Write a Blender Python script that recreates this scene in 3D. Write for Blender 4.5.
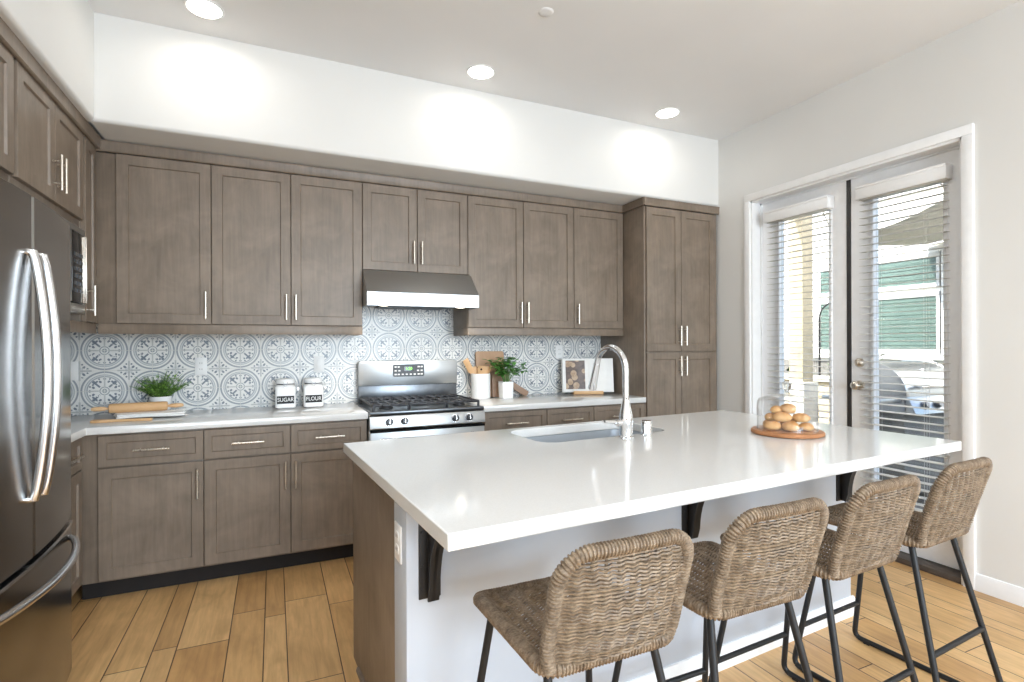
import bpy, bmesh, math, random
from mathutils import Vector, Matrix
PI = math.pi
random.seed(7)
for o in list(bpy.data.objects):
    bpy.data.objects.remove(o, do_unlink=True)
SC = bpy.context.scene
COL = SC.collection

# ------------------------------------------------------------------ camera, world, sun, large lights, exposure
CAM_H, YAW, ROLL, FPX, SHIFT_PX = 1.3292, 0.4226, -0.004, 529.6, 4.06
cd = bpy.data.cameras.new('camera')
cd.sensor_width = 36.0
cd.sensor_fit = 'HORIZONTAL'
cd.lens = 36.0 * FPX / 1024.0
cd.shift_y = SHIFT_PX / 1024.0
cd.clip_start = 0.05
cam = bpy.data.objects.new('camera', cd)
COL.objects.link(cam)
cam.matrix_world = (Matrix.Translation((0, 0, CAM_H)) @ Matrix.Rotation(-YAW, 4, 'Z')
                    @ Matrix.Rotation(PI / 2, 4, 'X') @ Matrix.Rotation(ROLL, 4, 'Z'))
SC.camera = cam

world = bpy.data.worlds.new('sky')
SC.world = world
world.use_nodes = True
wn = world.node_tree
wn.nodes.clear()
sky = wn.nodes.new('ShaderNodeTexSky')
sky.sky_type = 'NISHITA'
sky.sun_disc = False
sky.sun_elevation = math.radians(50)
sky.sun_rotation = math.radians(250)
sky.dust_density = 3.0
bg = wn.nodes.new('ShaderNodeBackground')
bg.inputs['Strength'].default_value = 0.40
wo = wn.nodes.new('ShaderNodeOutputWorld')
wn.links.new(sky.outputs[0], bg.inputs[0])
wn.links.new(bg.outputs[0], wo.inputs[0])

def lamp(name, kind, loc, energy, color=(1, 1, 1), direction=None, **kw):
    l = bpy.data.lights.new(name, kind)
    l.energy = energy
    l.color = color
    for k, val in kw.items():
        setattr(l, k, val)
    o = bpy.data.objects.new(name, l)
    COL.objects.link(o)
    o.location = loc
    if direction is not None:
        o.rotation_euler = Vector(direction).to_track_quat('-Z', 'Y').to_euler()
    return o

lamp('sun', 'SUN', (0, 0, 8), 6.0, (1.0, 0.96, 0.90), (0.62, -0.22, -0.75), angle=0.02)
# added area lamp, tilted up for fill, standing in for unseen living room daylight
lamp('rear_fill_lamp', 'AREA', (1.7, -3.38, 1.60), 150, (0.76, 0.885, 1.0), (-.10, 1, 0.30),
     shape='RECTANGLE', size=2.7, size_y=1.9)
SC.view_settings.view_transform = 'Standard'
SC.view_settings.look = 'None'
SC.view_settings.gamma = 1.0
SC.view_settings.use_curve_mapping = False
SC.view_settings.exposure = 0.85
SC.cycles.use_denoising = True
SC.cycles.max_bounces = 10
SC.cycles.transparent_max_bounces = 24
SC.cycles.sample_clamp_indirect = 6.0
SC.cycles.caustics_reflective = False
SC.cycles.caustics_refractive = False

# ------------------------------------------------------------------ materials
def lin(c):
    return tuple(((x / 255.0) / 12.92 if x / 255.0 <= 0.04045 else ((x / 255.0 + 0.055) / 1.055) ** 2.4) for x in c)

class NT:
    """short-hand for building node graphs"""
    def __init__(s, name):
        s.m = bpy.data.materials.new(name)
        s.m.use_nodes = True
        s.t = s.m.node_tree
        s.b = s.t.nodes['Principled BSDF']
    def put(s, sock, val):
        if isinstance(val, bpy.types.NodeSocket):
            s.t.links.new(val, sock)
        elif val is not None:
            sock.default_value = val
    def math(s, op, a, b=None, c=None):
        n = s.t.nodes.new('ShaderNodeMath'); n.operation = op
        s.put(n.inputs[0], a); s.put(n.inputs[1], b)
        if c is not None: s.put(n.inputs[2], c)
        return n.outputs[0]
    def coord(s, kind='Object'):
        n = s.t.nodes.new('ShaderNodeTexCoord')
        return n.outputs[kind]
    def pos(s):
        return s.t.nodes.new('ShaderNodeNewGeometry').outputs['Position']
    def sep(s, vec):
        n = s.t.nodes.new('ShaderNodeSeparateXYZ'); s.put(n.inputs[0], vec)
        return n.outputs
    def comb(s, x, y, z):
        n = s.t.nodes.new('ShaderNodeCombineXYZ')
        s.put(n.inputs[0], x); s.put(n.inputs[1], y); s.put(n.inputs[2], z)
        return n.outputs[0]
    def scale(s, vec, sc):
        n = s.t.nodes.new('ShaderNodeMapping'); s.put(n.inputs[0], vec); n.inputs['Scale'].default_value = sc
        return n.outputs[0]
    def noise(s, vec, scale, detail=4, rough=0.55, dist=0.0):
        n = s.t.nodes.new('ShaderNodeTexNoise'); s.put(n.inputs['Vector'], vec)
        n.inputs['Scale'].default_value = scale; n.inputs['Detail'].default_value = detail
        n.inputs['Roughness'].default_value = rough; n.inputs['Distortion'].default_value = dist
        return n.outputs[0]
    def white(s, vec):
        n = s.t.nodes.new('ShaderNodeTexWhiteNoise'); n.noise_dimensions = '3D'; s.put(n.inputs['Vector'], vec)
        return n.outputs['Value']
    def ramp(s, f, stops):
        n = s.t.nodes.new('ShaderNodeValToRGB'); s.put(n.inputs[0], f)
        e = n.color_ramp.elements
        while len(e) < len(stops): e.new(0.5)
        for k, (p, c) in enumerate(stops):
            e[k].position = p; e[k].color = (*lin(c), 1)
        return n.outputs[0]
    def mix(s, f, a, b, mode='MIX'):
        n = s.t.nodes.new('ShaderNodeMix'); n.data_type = 'RGBA'; n.blend_type = mode
        s.put(n.inputs[0], f)
        for i, x in ((6, a), (7, b)):
            if isinstance(x, tuple): n.inputs[i].default_value = (*lin(x), 1)
            else: s.put(n.inputs[i], x)
        return n.outputs[2]
    def bump(s, h, strength=0.2, dist=0.002):
        n = s.t.nodes.new('ShaderNodeBump'); s.put(n.inputs['Height'], h)
        n.inputs['Strength'].default_value = strength; n.inputs['Distance'].default_value = dist
        s.t.links.new(n.outputs[0], s.b.inputs['Normal'])
    def done(s, color=None, rough=None, metal=None, **kw):
        if isinstance(color, tuple): s.b.inputs['Base Color'].default_value = (*lin(color), 1)
        elif color is not None: s.put(s.b.inputs['Base Color'], color)
        if rough is not None: s.put(s.b.inputs['Roughness'], rough)
        if metal is not None: s.put(s.b.inputs['Metallic'], metal)
        for k, val in kw.items(): s.put(s.b.inputs[k.replace('_', ' ')], val)
        return s.m

M = {}
def plain(name, color, rough=0.5, metal=0.0, var=0.06, scale=18, **kw):
    n = NT(name)
    f = n.noise(n.coord(), scale, 3)
    lo = tuple(max(0, c * (1 - var)) for c in color); hi = tuple(min(255, c * (1 + var)) for c in color)
    M[name] = n.done(n.ramp(f, [(0.3, lo), (0.7, hi)]), rough, metal, **kw)
    return M[name]

def painted_wall(name, color):
    n = NT(name)
    p = n.pos()
    f = n.noise(p, 1.3, 2)
    n.bump(n.noise(p, 160, 3), 0.12, 0.001)
    lo = tuple(c * 0.985 for c in color)
    M[name] = n.done(n.ramp(f, [(0.35, lo), (0.65, color)]), 0.75)
painted_wall('wall_paint', (226, 225, 222))
painted_wall('ceiling_paint', (233, 233, 233))
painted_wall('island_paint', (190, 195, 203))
plain('trim_white', (240, 240, 240), 0.35, var=0.01)
plain('door_white', (247, 247, 248), 0.38, var=0.01)
plain('slat_white', (206, 204, 198), 0.45, var=0.01)

def wood(name, lo, hi, rough, axis='z', figure=(52, 5.0)):
    n = NT(name)
    sc = {'z': (1, 1, 0.07), 'x': (0.07, 1, 1), 'y': (1, 0.07, 1)}[axis]
    v = n.scale(n.coord(), sc)
    g = n.noise(v, figure[0], 5, 0.6, 0.3)
    big = n.noise(n.coord(), figure[1], 3, 0.6, 0.6)
    f = n.math('ADD', n.math('MULTIPLY', g, 0.38), n.math('MULTIPLY', big, 0.62))
    n.bump(g, 0.08, 0.001)
    M[name] = n.done(n.ramp(f, [(0.32, lo), (0.68, hi)]), rough)
wood('cabinet_wood', (110, 97, 84), (142, 127, 112), 0.42)
wood('beech', (203, 160, 112), (224, 183, 136), 0.5, 'x')
wood('acacia', (150, 98, 60), (189, 132, 88), 0.45, 'x', (40, 9))
wood('pale_maple', (210, 166, 118), (229, 190, 146), 0.5, 'z')
wood('walnut', (152, 120, 98), (180, 148, 124), 0.5, 'z')
wood('pink_maple', (200, 160, 126), (216, 178, 146), 0.5, 'z')
plain('toe_black', (30, 24, 21), 0.8)
plain('cabinet_inside', (92, 80, 72), 0.6)

def quartz():
    n = NT('quartz')
    p = n.pos()
    f = n.noise(p, 260, 2)
    n2 = n.noise(p, 3.0, 3)
    c = n.ramp(f, [(0.35, (218, 217, 214)), (0.6, (223, 222, 220))])
    c = n.mix(n.math('MULTIPLY', n2, 0.12), c, (222, 221, 218))
    M['quartz'] = n.done(c, 0.10, IOR=1.5)
quartz()

def floor_mat():
    n = NT('oak_planks')
    x, y, z = n.sep(n.pos())[0:3]
    per = 0.443
    u = n.math('DIVIDE', n.math('ADD', x, 0.395), per)
    k = n.math('FLOOR', u)
    t = n.math('SUBTRACT', u, k)
    s1 = n.math('GREATER_THAN', t, 0.463); s2 = n.math('GREATER_THAN', t, 0.79)
    row = n.math('ADD', n.math('MULTIPLY', k, 3.0), n.math('ADD', s1, s2))
    dx = n.math('MINIMUM', n.math('MINIMUM', t, n.math('SUBTRACT', 1.0, t)),
                n.math('MINIMUM', n.math('ABSOLUTE', n.math('SUBTRACT', t, 0.463)), n.math('ABSOLUTE', n.math('SUBTRACT', t, 0.79))))
    dx = n.math('MULTIPLY', dx, per)
    rr = n.white(n.comb(row, 3.7, 1.0))
    ln = n.math('ADD', 0.75, n.math('MULTIPLY', n.white(n.comb(row, 9.1, 2.0)), 0.6))
    yy = n.math('ADD', n.math('DIVIDE', y, ln), n.math('MULTIPLY', rr, 7.0))
    kk = n.math('FLOOR', yy)
    fy = n.math('SUBTRACT', yy, kk)
    dy = n.math('MULTIPLY', n.math('MINIMUM', fy, n.math('SUBTRACT', 1.0, fy)), ln)
    d = n.math('MINIMUM', dx, dy)
    tone = n.white(n.comb(row, kk, 5.0))
    grain = n.noise(n.comb(n.math('ADD', x, n.math('MULTIPLY', tone, 9.0)), n.math('MULTIPLY', y, 0.08), kk), 46, 5, 0.62, 0.5)
    blot = n.noise(n.comb(x, n.math('MULTIPLY', y, 0.5), row), 5.5, 3, 0.6, 0.8)
    c = n.ramp(tone, [(0.0, (198, 155, 102)), (0.35, (224, 181, 124)), (0.7, (236, 196, 140)), (1.0, (208, 162, 106))])
    g = n.ramp(grain, [(0.3, (205, 196, 186)), (0.62, (255, 255, 255))])
    c = n.mix(0.55, c, g, 'MULTIPLY')
    b2 = n.ramp(blot, [(0.3, (212, 206, 200)), (0.6, (255, 255, 255))])
    c = n.mix(0.6, c, b2, 'MULTIPLY')
    gap = n.math('LESS_THAN', d, 0.0022)
    c = n.mix(gap, c, (72, 52, 36))
    h = n.math('MINIMUM', n.math('MULTIPLY', d, 120.0), 1.0)
    n.bump(n.math('ADD', h, n.math('MULTIPLY', grain, 0.12)), 0.35, 0.002)
    M['oak_planks'] = n.done(c, n.math('ADD', 0.30, n.math('MULTIPLY', grain, 0.12)))
floor_mat()

def tile_mat():
    """patterned cement tile: four tiles make one ringed rosette, small crosses between the rings"""
    n = NT('patterned_tile')
    x, y, z = n.sep(n.pos())[0:3]
    P = 0.2485
    def cell(v, off):
        w = n.math('DIVIDE', n.math('SUBTRACT', v, off), P)
        return n.math('SUBTRACT', w, n.math('ROUND', w))        # -.5 .. .5 about the rosette centre
    a, b = cell(x, 0.788), cell(z, 1.305)
    A, B = n.math('ABSOLUTE', a), n.math('ABSOLUTE', b)
    r = n.math('SQRT', n.math('ADD', n.math('MULTIPLY', a, a), n.math('MULTIPLY', b, b)))
    def ring(r0, w, rr=r):
        return n.math('LESS_THAN', n.math('ABSOLUTE', n.math('SUBTRACT', rr, r0)), w)
    def mx(*q):
        o = q[0]
        for e in q[1:]: o = n.math('MAXIMUM', o, e)
        return o
    def mn(*q):
        o = q[0]
        for e in q[1:]: o = n.math('MULTIPLY', o, e)
        return o
    # diagonal axes folded into one octant
    d1 = n.math('MULTIPLY', n.math('ADD', A, B), 0.7071)        # along the diagonal
    d2 = n.math('MULTIPLY', n.math('ABSOLUTE', n.math('SUBTRACT', A, B)), 0.7071)   # across it
    def blob(u0, v0, ru, rv, uu=d1, vv=d2):
        p = n.math('DIVIDE', n.math('SUBTRACT', uu, u0), ru); q = n.math('DIVIDE', n.math('SUBTRACT', vv, v0), rv)
        return n.math('LESS_THAN', n.math('ADD', n.math('MULTIPLY', p, p), n.math('MULTIPLY', q, q)), 1.0)
    far, near = n.math('MAXIMUM', A, B), n.math('MINIMUM', A, B)
    blue = mx(
        mn(n.math('LESS_THAN', d2, 0.021), n.math('GREATER_THAN', d1, 0.13), n.math('LESS_THAN', d1, 0.335)),   # stem of each fleuron
        blob(0.272, 0.040, 0.024, 0.040), blob(0.315, 0.0, 0.026, 0.034),
        blob(0.222, 0.098, 0.034, 0.026), blob(0.285, 0.130, 0.022, 0.020),
    )
    # corner crosses between four rings: distance to the corner of the cell
    ca, cb = n.math('SUBTRACT', 0.5, A), n.math('SUBTRACT', 0.5, B)
    cr = n.math('SQRT', n.math('ADD', n.math('MULTIPLY', ca, ca), n.math('MULTIPLY', cb, cb)))
    cm = n.math('MINIMUM', ca, cb); cM = n.math('MAXIMUM', ca, cb)
    outside = n.math('GREATER_THAN', r, 0.492)
    cd1 = n.math('MULTIPLY', n.math('ADD', ca, cb), 0.7071); cd2 = n.math('MULTIPLY', n.math('ABSOLUTE', n.math('SUBTRACT', ca, cb)), 0.7071)
    blue = mx(blue, mn(outside, mx(blob(0.120, 0.0, 0.040, 0.026, cd1, cd2), blob(0.150, 0.075, 0.022, 0.020, cd1, cd2))))
    grey = mx(
        ring(0.466, 0.020), ring(0.400, 0.006), ring(0.352, 0.010),
        mn(ring(0.095, 0.010), n.math('LESS_THAN', r, 0.2)), ring(0.036, 0.014),
        mn(n.math('LESS_THAN', near, 0.013), n.math('GREATER_THAN', far, 0.11), n.math('LESS_THAN', far, 0.33)),
        blob(0.300, 0.0, 0.022, 0.034, far, near),
        mn(outside, n.math('LESS_THAN', cm, 0.016), n.math('LESS_THAN', cM, 0.24)),
    )
    soft = mx(ring(0.376, 0.022), mn(outside, ring(0.06, 0.02, cr)))
    speck = n.noise(n.pos(), 70, 3)
    wear = n.math('MULTIPLY', n.math('GREATER_THAN', speck, 0.40), 1.0)
    c = n.mix(n.math('MULTIPLY', speck, 0.35), (236, 235, 232), (218, 217, 214))
    c = n.mix(n.math('MULTIPLY', soft, 0.40), c, (172, 180, 187))
    c = n.mix(n.math('MULTIPLY', grey, 0.80), c, (124, 134, 144))
    c = n.mix(n.math('MULTIPLY', mn(blue, wear), 0.85), c, (74, 92, 112))
    jx = n.math('MINIMUM', A, n.math('SUBTRACT', 0.5, A)); jz = n.math('MINIMUM', B, n.math('SUBTRACT', 0.5, B))
    j = n.math('LESS_THAN', n.math('MINIMUM', jx, jz), 0.0062)
    c = n.mix(j, c, (214, 212, 207))
    n.bump(n.math('SUBTRACT', 1.0, j), 0.3, 0.001)
    M['patterned_tile'] = n.done(c, 0.28)
tile_mat()

def steel(name, color, rough, axis='x', amt=0.10):
    n = NT(name)
    sc = {'x': (0.02, 1, 1), 'z': (1, 1, 0.02), 'y': (1, 0.02, 1)}[axis]
    f = n.noise(n.scale(n.coord(), sc), 240, 3)
    lo = tuple(c * 0.98 for c in color)
    r = n.math('ADD', rough - amt / 2, n.math('MULTIPLY', f, amt))
    M[name] = n.done(n.ramp(f, [(0.3, lo), (0.7, color)]), r, 1.0)
steel('stainless', (180, 182, 183), 0.34, 'x', 0.04)
steel('stainless_side', (200, 200, 199), 0.3, 'y')
steel('fridge_steel', (150, 149, 147), 0.20, 'z', 0.04)
steel('satin_nickel', (222, 214, 202), 0.28, 'z')
plain('sink_steel', (186, 192, 198), 0.42, 0.55, var=0.01)
plain('chrome', (232, 233, 235), 0.05, 1.0, var=0.01)
plain('handle_steel', (226, 226, 228), 0.2, 1.0, var=0.01)
plain('fridge_side', (68, 68, 69), 0.45, 0.3)
plain('black_enamel', (26, 26, 28), 0.22, var=0.05)
plain('cast_iron', (48, 47, 50), 0.42, 0.1)
plain('dark_steel_band', (108, 112, 117), 0.28, 0.9)
plain('panel_grey', (84, 88, 93), 0.55)
plain('knob_black', (34, 37, 44), 0.3)
plain('black_glass', (12, 12, 14), 0.06, var=0.02)
plain('iron_bracket', (44, 43, 43), 0.5, 0.4)
plain('stool_iron', (33, 34, 36), 0.5, 0.3)
plain('rubber', (22, 22, 22), 0.7)
plain('plate_white', (238, 238, 237), 0.4, var=0.01)
plain('slot_dark', (60, 60, 62), 0.6)
plain('ceramic_white', (243, 243, 243), 0.22, var=0.01)
plain('matte_white', (238, 238, 238), 0.6, var=0.012)
plain('linen_white', (238, 237, 234), 0.85, var=0.02, scale=60)
plain('chalkboard', (45, 46, 48), 0.75)
plain('chalk_text', (245, 245, 245), 0.8, var=0.0)
plain('soil', (50, 38, 30), 0.9)
plain('herb_green', (128, 168, 78), 0.6, var=0.28, scale=45)
plain('leaf_green', (92, 150, 66), 0.5, var=0.28, scale=40)
plain('stem_green', (92, 130, 60), 0.6)
plain('dark_shrub', (62, 84, 52), 0.7, var=0.3, scale=9)
plain('threshold_bronze', (92, 84, 78), 0.45, 0.5)
plain('astragal_dark', (52, 50, 50), 0.5)
plain('stucco_beige', (196, 182, 152), 0.9, var=0.05)
plain('stucco_cream', (226, 220, 202), 0.9, var=0.03)
plain('house_white', (236, 235, 230), 0.8, var=0.02)
plain('house_teal', (142, 148, 145), 0.8, var=0.03)
plain('shingle', (116, 108, 96), 0.9, var=0.12, scale=30)
plain('patio_concrete', (112, 108, 102), 0.9, var=0.06)
plain('umbrella_olive', (190, 186, 172), 0.9, var=0.06)
plain('page_white', (240, 239, 236), 0.7, var=0.01)
plain('siding_grey', (120, 118, 112), 0.8, var=0.04)

def rattan():
    n = NT('rattan')
    p = n.coord()
    f = n.noise(p, 34, 4, 0.7)
    rnd = n.noise(n.scale(p, (0.3, 1, 1)), 260, 2)
    g = n.math('ADD', n.math('MULTIPLY', f, 0.6), n.math('MULTIPLY', rnd, 0.4))
    M['rattan'] = n.done(n.ramp(g, [(0.30, (62, 50, 38)), (0.45, (108, 91, 73)), (0.58, (136, 118, 97)), (0.72, (158, 140, 118))]), 0.55)
rattan()

def bun():
    n = NT('baked_bun')
    x, y, z = n.sep(n.coord('Generated'))[0:3]
    f = n.noise(n.coord(), 30, 3)
    t = n.math('ADD', n.math('MULTIPLY', z, 0.7), n.math('MULTIPLY', f, 0.35))
    M['baked_bun'] = n.done(n.ramp(t, [(0.15, (214, 178, 128)), (0.5, (208, 164, 110)), (0.85, (188, 134, 80))]), 0.65)
bun()

def photo_page():
    """a muted still-life of round things on a dark board, painted by noise"""
    n = NT('page_picture')
    p = n.coord()
    f = n.noise(p, 14, 4, 0.6, 1.0)
    w = n.t.nodes.new('ShaderNodeTexVoronoi'); n.put(w.inputs['Vector'], p); w.inputs['Scale'].default_value = 16
    blob = n.math('LESS_THAN', w.outputs[0], 0.42)
    c = n.ramp(f, [(0.3, (62, 50, 46)), (0.6, (104, 86, 78))])
    c2 = n.ramp(f, [(0.3, (150, 116, 86)), (0.65, (206, 182, 154))])
    M['page_picture'] = n.done(n.mix(n.math('MULTIPLY', blob, 0.85), c, c2), 0.4)
photo_page()

def thin_glass(name, tint=(250, 252, 252), refl=1.0):
    m = bpy.data.materials.new(name); m.use_nodes = True
    t = m.node_tree; t.nodes.clear()
    o = t.nodes.new('ShaderNodeOutputMaterial'); mx = t.nodes.new('ShaderNodeMixShader')
    tr = t.nodes.new('ShaderNodeBsdfTransparent'); gl = t.nodes.new('ShaderNodeBsdfGlossy'); fr = t.nodes.new('ShaderNodeLayerWeight')
    fr.inputs['Blend'].default_value = 0.5
    tr.inputs[0].default_value = (*lin(tint), 1); gl.inputs['Roughness'].default_value = 0.02
    mu = t.nodes.new('ShaderNodeMath'); mu.operation = 'MULTIPLY'; mu.inputs[1].default_value = refl
    pw = t.nodes.new('ShaderNodeMath'); pw.operation = 'POWER'; pw.inputs[1].default_value = 4.0
    ad = t.nodes.new('ShaderNodeMath'); ad.operation = 'MULTIPLY_ADD'; ad.inputs[1].default_value = 0.9; ad.inputs[2].default_value = 0.045
    t.links.new(fr.outputs['Facing'], pw.inputs[0]); t.links.new(pw.outputs[0], ad.inputs[0])
    t.links.new(ad.outputs[0], mu.inputs[0]); t.links.new(mu.outputs[0], mx.inputs[0])
    t.links.new(tr.outputs[0], mx.inputs[1]); t.links.new(gl.outputs[0], mx.inputs[2]); t.links.new(mx.outputs[0], o.inputs[0])
    M[name] = m
thin_glass('pane_glass')
thin_glass('dome_glass', (254, 254, 254), 0.8)
thin_glass('far_pane', (233, 241, 239), 0.35)

n_ = NT('solid_glass'); M['solid_glass'] = n_.done((245, 248, 248), 0.02, IOR=1.45, Transmission_Weight=1.0)
def glow(name, color, strength):
    n = NT(name)
    n.done(color, 0.5)
    n.b.inputs['Emission Color'].default_value = (*lin(color), 1)
    n.b.inputs['Emission Strength'].default_value = strength
    M[name] = n.m
glow('lamp_glow', (255, 248, 236), 9.0)
glow('hood_glow', (255, 246, 226), 6.0)
glow('display_green', (120, 230, 60), 1.2)

# ------------------------------------------------------------------ mesh helpers
def newbm(): return bmesh.new()

def merge(bm, tmp, mi=0, mat=None):
    if mat is not None: bmesh.ops.transform(tmp, matrix=mat, verts=tmp.verts)
    for f in tmp.faces: f.material_index = mi
    me = bpy.data.meshes.new('tmp'); tmp.to_mesh(me); tmp.free()
    bm.from_mesh(me); bpy.data.meshes.remove(me)

def box(bm, x0, y0, z0, x1, y1, z1, bev=0.0, seg=2, mi=0, mat=None):
    t = bmesh.new()
    bmesh.ops.create_cube(t, size=1)
    for v in t.verts:
        v.co = Vector((x0 + (v.co.x + .5) * (x1 - x0), y0 + (v.co.y + .5) * (y1 - y0), z0 + (v.co.z + .5) * (z1 - z0)))
    if bev > 0:
        bmesh.ops.bevel(t, geom=list(t.edges), offset=bev, segments=seg, affect='EDGES', profile=0.5, clamp_overlap=True)
    bmesh.ops.recalc_face_normals(t, faces=t.faces)
    merge(bm, t, mi, mat)

def tube(bm, pts, r, n=10, closed=False, mi=0, cap=True):
    pts = [Vector(p) for p in pts]
    N = len(pts)
    R = r if isinstance(r, (list, tuple)) else [r] * N
    T = []
    for i in range(N):
        a = pts[(i - 1) % N] if (closed or i > 0) else pts[i]
        b = pts[(i + 1) % N] if (closed or i < N - 1) else pts[i]
        d = (b - a)
        T.append(d.normalized() if d.length > 1e-9 else Vector((0, 0, 1)))
    ref = Vector((0, 0, 1)) if abs(T[0].z) < 0.9 else Vector((1, 0, 0))
    nv = (ref - T[0] * ref.dot(T[0])).normalized()
    rings = []
    for i in range(N):
        nv = (nv - T[i] * nv.dot(T[i]))
        nv = nv.normalized() if nv.length > 1e-6 else T[i].orthogonal().normalized()
        bn = T[i].cross(nv)
        rings.append([bm.verts.new(pts[i] + (nv * math.cos(2 * PI * k / n) + bn * math.sin(2 * PI * k / n)) * R[i]) for k in range(n)])
    for i in range(N if closed else N - 1):
        a, b = rings[i], rings[(i + 1) % N]
        for k in range(n):
            f = bm.faces.new((a[k], a[(k + 1) % n], b[(k + 1) % n], b[k])); f.material_index = mi; f.smooth = True
    if cap and not closed:
        f = bm.faces.new(list(reversed(rings[0]))); f.material_index = mi
        f = bm.faces.new(rings[-1]); f.material_index = mi

def lathe(bm, prof, n=32, loc=(0, 0, 0), mi=0, mat=None):
    t = bmesh.new()
    rings = []
    for (r, z) in prof:
        if r < 1e-6: rings.append([t.verts.new((0, 0, z))])
        else: rings.append([t.verts.new((r * math.cos(2 * PI * k / n), r * math.sin(2 * PI * k / n), z)) for k in range(n)])
    for a, b in zip(rings, rings[1:]):
        for k in range(n):
            k2 = (k + 1) % n
            if len(a) == 1 and len(b) == 1: continue
            if len(a) == 1: t.faces.new((a[0], b[k2], b[k]))
            elif len(b) == 1: t.faces.new((a[k], a[k2], b[0]))
            else: t.faces.new((a[k], a[k2], b[k2], b[k]))
    bmesh.ops.recalc_face_normals(t, faces=t.faces)
    mm = Matrix.Translation(loc)
    if mat is not None: mm = mm @ mat
    merge(bm, t, mi, mm)

def prism(bm, poly, axis, a, b, bev=0.0, mi=0, mat=None):
    """extrude a polygon; axis x: poly is (y,z); axis y: (x,z); axis z: (x,y)"""
    t = bmesh.new()
    def P(p, h):
        return {'x': (h, p[0], p[1]), 'y': (p[0], h, p[1]), 'z': (p[0], p[1], h)}[axis]
    va = [t.verts.new(P(p, a)) for p in poly]; vb = [t.verts.new(P(p, b)) for p in poly]
    t.faces.new(va); t.faces.new(list(reversed(vb)))
    for i in range(len(poly)):
        j = (i + 1) % len(poly); t.faces.new((va[i], vb[i], vb[j], va[j]))
    bmesh.ops.recalc_face_normals(t, faces=t.faces)
    if bev > 0:
        bmesh.ops.bevel(t, geom=list(t.edges), offset=bev, segments=2, affect='EDGES', profile=0.5, clamp_overlap=True)
    merge(bm, t, mi, mat)

def rrect(x0, y0, x1, y1, r, n=6):
    out = []
    for cx, cy, a0 in ((x1 - r, y1 - r, 0), (x0 + r, y1 - r, 90), (x0 + r, y0 + r, 180), (x1 - r, y0 + r, 270)):
        for k in range(n + 1):
            a = math.radians(a0 + 90 * k / n); out.append((cx + r * math.cos(a), cy + r * math.sin(a)))
    return out

def obj(name, bm, mats, parent=None, angle=35, label=None):
    me = bpy.data.meshes.new(name)
    bm.to_mesh(me); bm.free()
    for m in (mats if isinstance(mats, (list, tuple)) else [mats]):
        me.materials.append(M[m])
    for p in me.polygons: p.use_smooth = True
    me.set_sharp_from_angle(angle=math.radians(angle))
    o = bpy.data.objects.new(name, me)
    COL.objects.link(o)
    if parent is not None: o.parent = parent
    if label: o['label'] = label
    return o

def tag(o, label, cat, group=None):
    o['label'] = label; o['category'] = cat
    if group: o['group'] = group
    return o

def thing(name, label, cat, loc=(0, 0, 0), rz=0.0, group=None):
    o = bpy.data.objects.new(name, None)
    COL.objects.link(o)
    o.empty_display_size = 0.1
    o.location = loc; o.rotation_euler = (0, 0, rz)
    return tag(o, label, cat, group)

def struct(name, bm, mats, label=None, parent=None):
    o = obj(name, bm, mats, parent)
    if parent is None:
        o['kind'] = 'structure'; o['category'] = name.split('_')[0]
    if label: o['label'] = label
    return o

def copy_tree(o, parent=None):
    c = o.copy(); COL.objects.link(c)
    if parent is not None: c.parent = parent
    for ch in list(o.children): copy_tree(ch, c)
    return c

def text_mesh(txt, size, name, mat, parent, loc, rot, depth=0.0006, align='CENTER', sx=1.0):
    cu = bpy.data.curves.new(name, 'FONT')
    cu.body = txt; cu.size = size; cu.align_x = align; cu.align_y = 'CENTER'; cu.extrude = depth
    tmp = bpy.data.objects.new('tmp_text', cu); COL.objects.link(tmp)
    dg = bpy.context.evaluated_depsgraph_get(); dg.update()
    me = bpy.data.meshes.new_from_object(tmp.evaluated_get(dg))
    bpy.data.objects.remove(tmp); bpy.data.curves.remove(cu)
    me.transform(Matrix.Translation(loc) @ rot @ Matrix.Diagonal((sx, 1, 1, 1)))
    me.materials.clear(); me.materials.append(M[mat])
    o = bpy.data.objects.new(name, me); COL.objects.link(o)
    if parent is not None: o.parent = parent
    return o

# ------------------------------------------------------------------ room shell
YB, XL, XR, ZC, YF = 4.015, -1.53, 3.449, 3.06, -3.5
b = newbm(); box(b, XL - .15, YF - .15, -0.06, XR + .15, YB + .15, 0)
struct('floor', b, 'oak_planks', 'wide honey oak plank floor')
b = newbm(); box(b, XL - .15, YF - .15, ZC, XR + .2, YB + .15, ZC + .12)
struct('ceiling', b, 'ceiling_paint', 'smooth white ceiling')
b = newbm(); box(b, XL - .15, YB, 0, XR + .15, YB + .15, ZC); struct('wall_back', b, 'wall_paint', 'white wall behind the range')
b = newbm(); box(b, XL - .15, YF, 0, XL, YB, ZC); struct('wall_left', b, 'wall_paint', 'white wall behind the fridge')
# right wall with the patio door opening
DY0, DY1, DZ1 = 1.632, 3.052, 2.462
b = newbm()
box(b, XR, YF, 0, XR + .16, DY0, ZC); box(b, XR, DY1, 0, XR + .16, YB, ZC); box(b, XR, DY0, DZ1, XR + .16, DY1, ZC)
struct('wall_right', b, 'wall_paint', 'pale grey painted wall with the patio doors')
# wall behind the camera with a big glazed opening to the living room garden
b = newbm()
box(b, XL, YF - .15, 0, -1.25, YF, ZC); box(b, 3.1, YF - .15, 0, XR, YF, ZC); box(b, -1.25, YF - .15, 2.6, 3.1, YF, ZC)
struct('wall_front', b, 'wall_paint')
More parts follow.
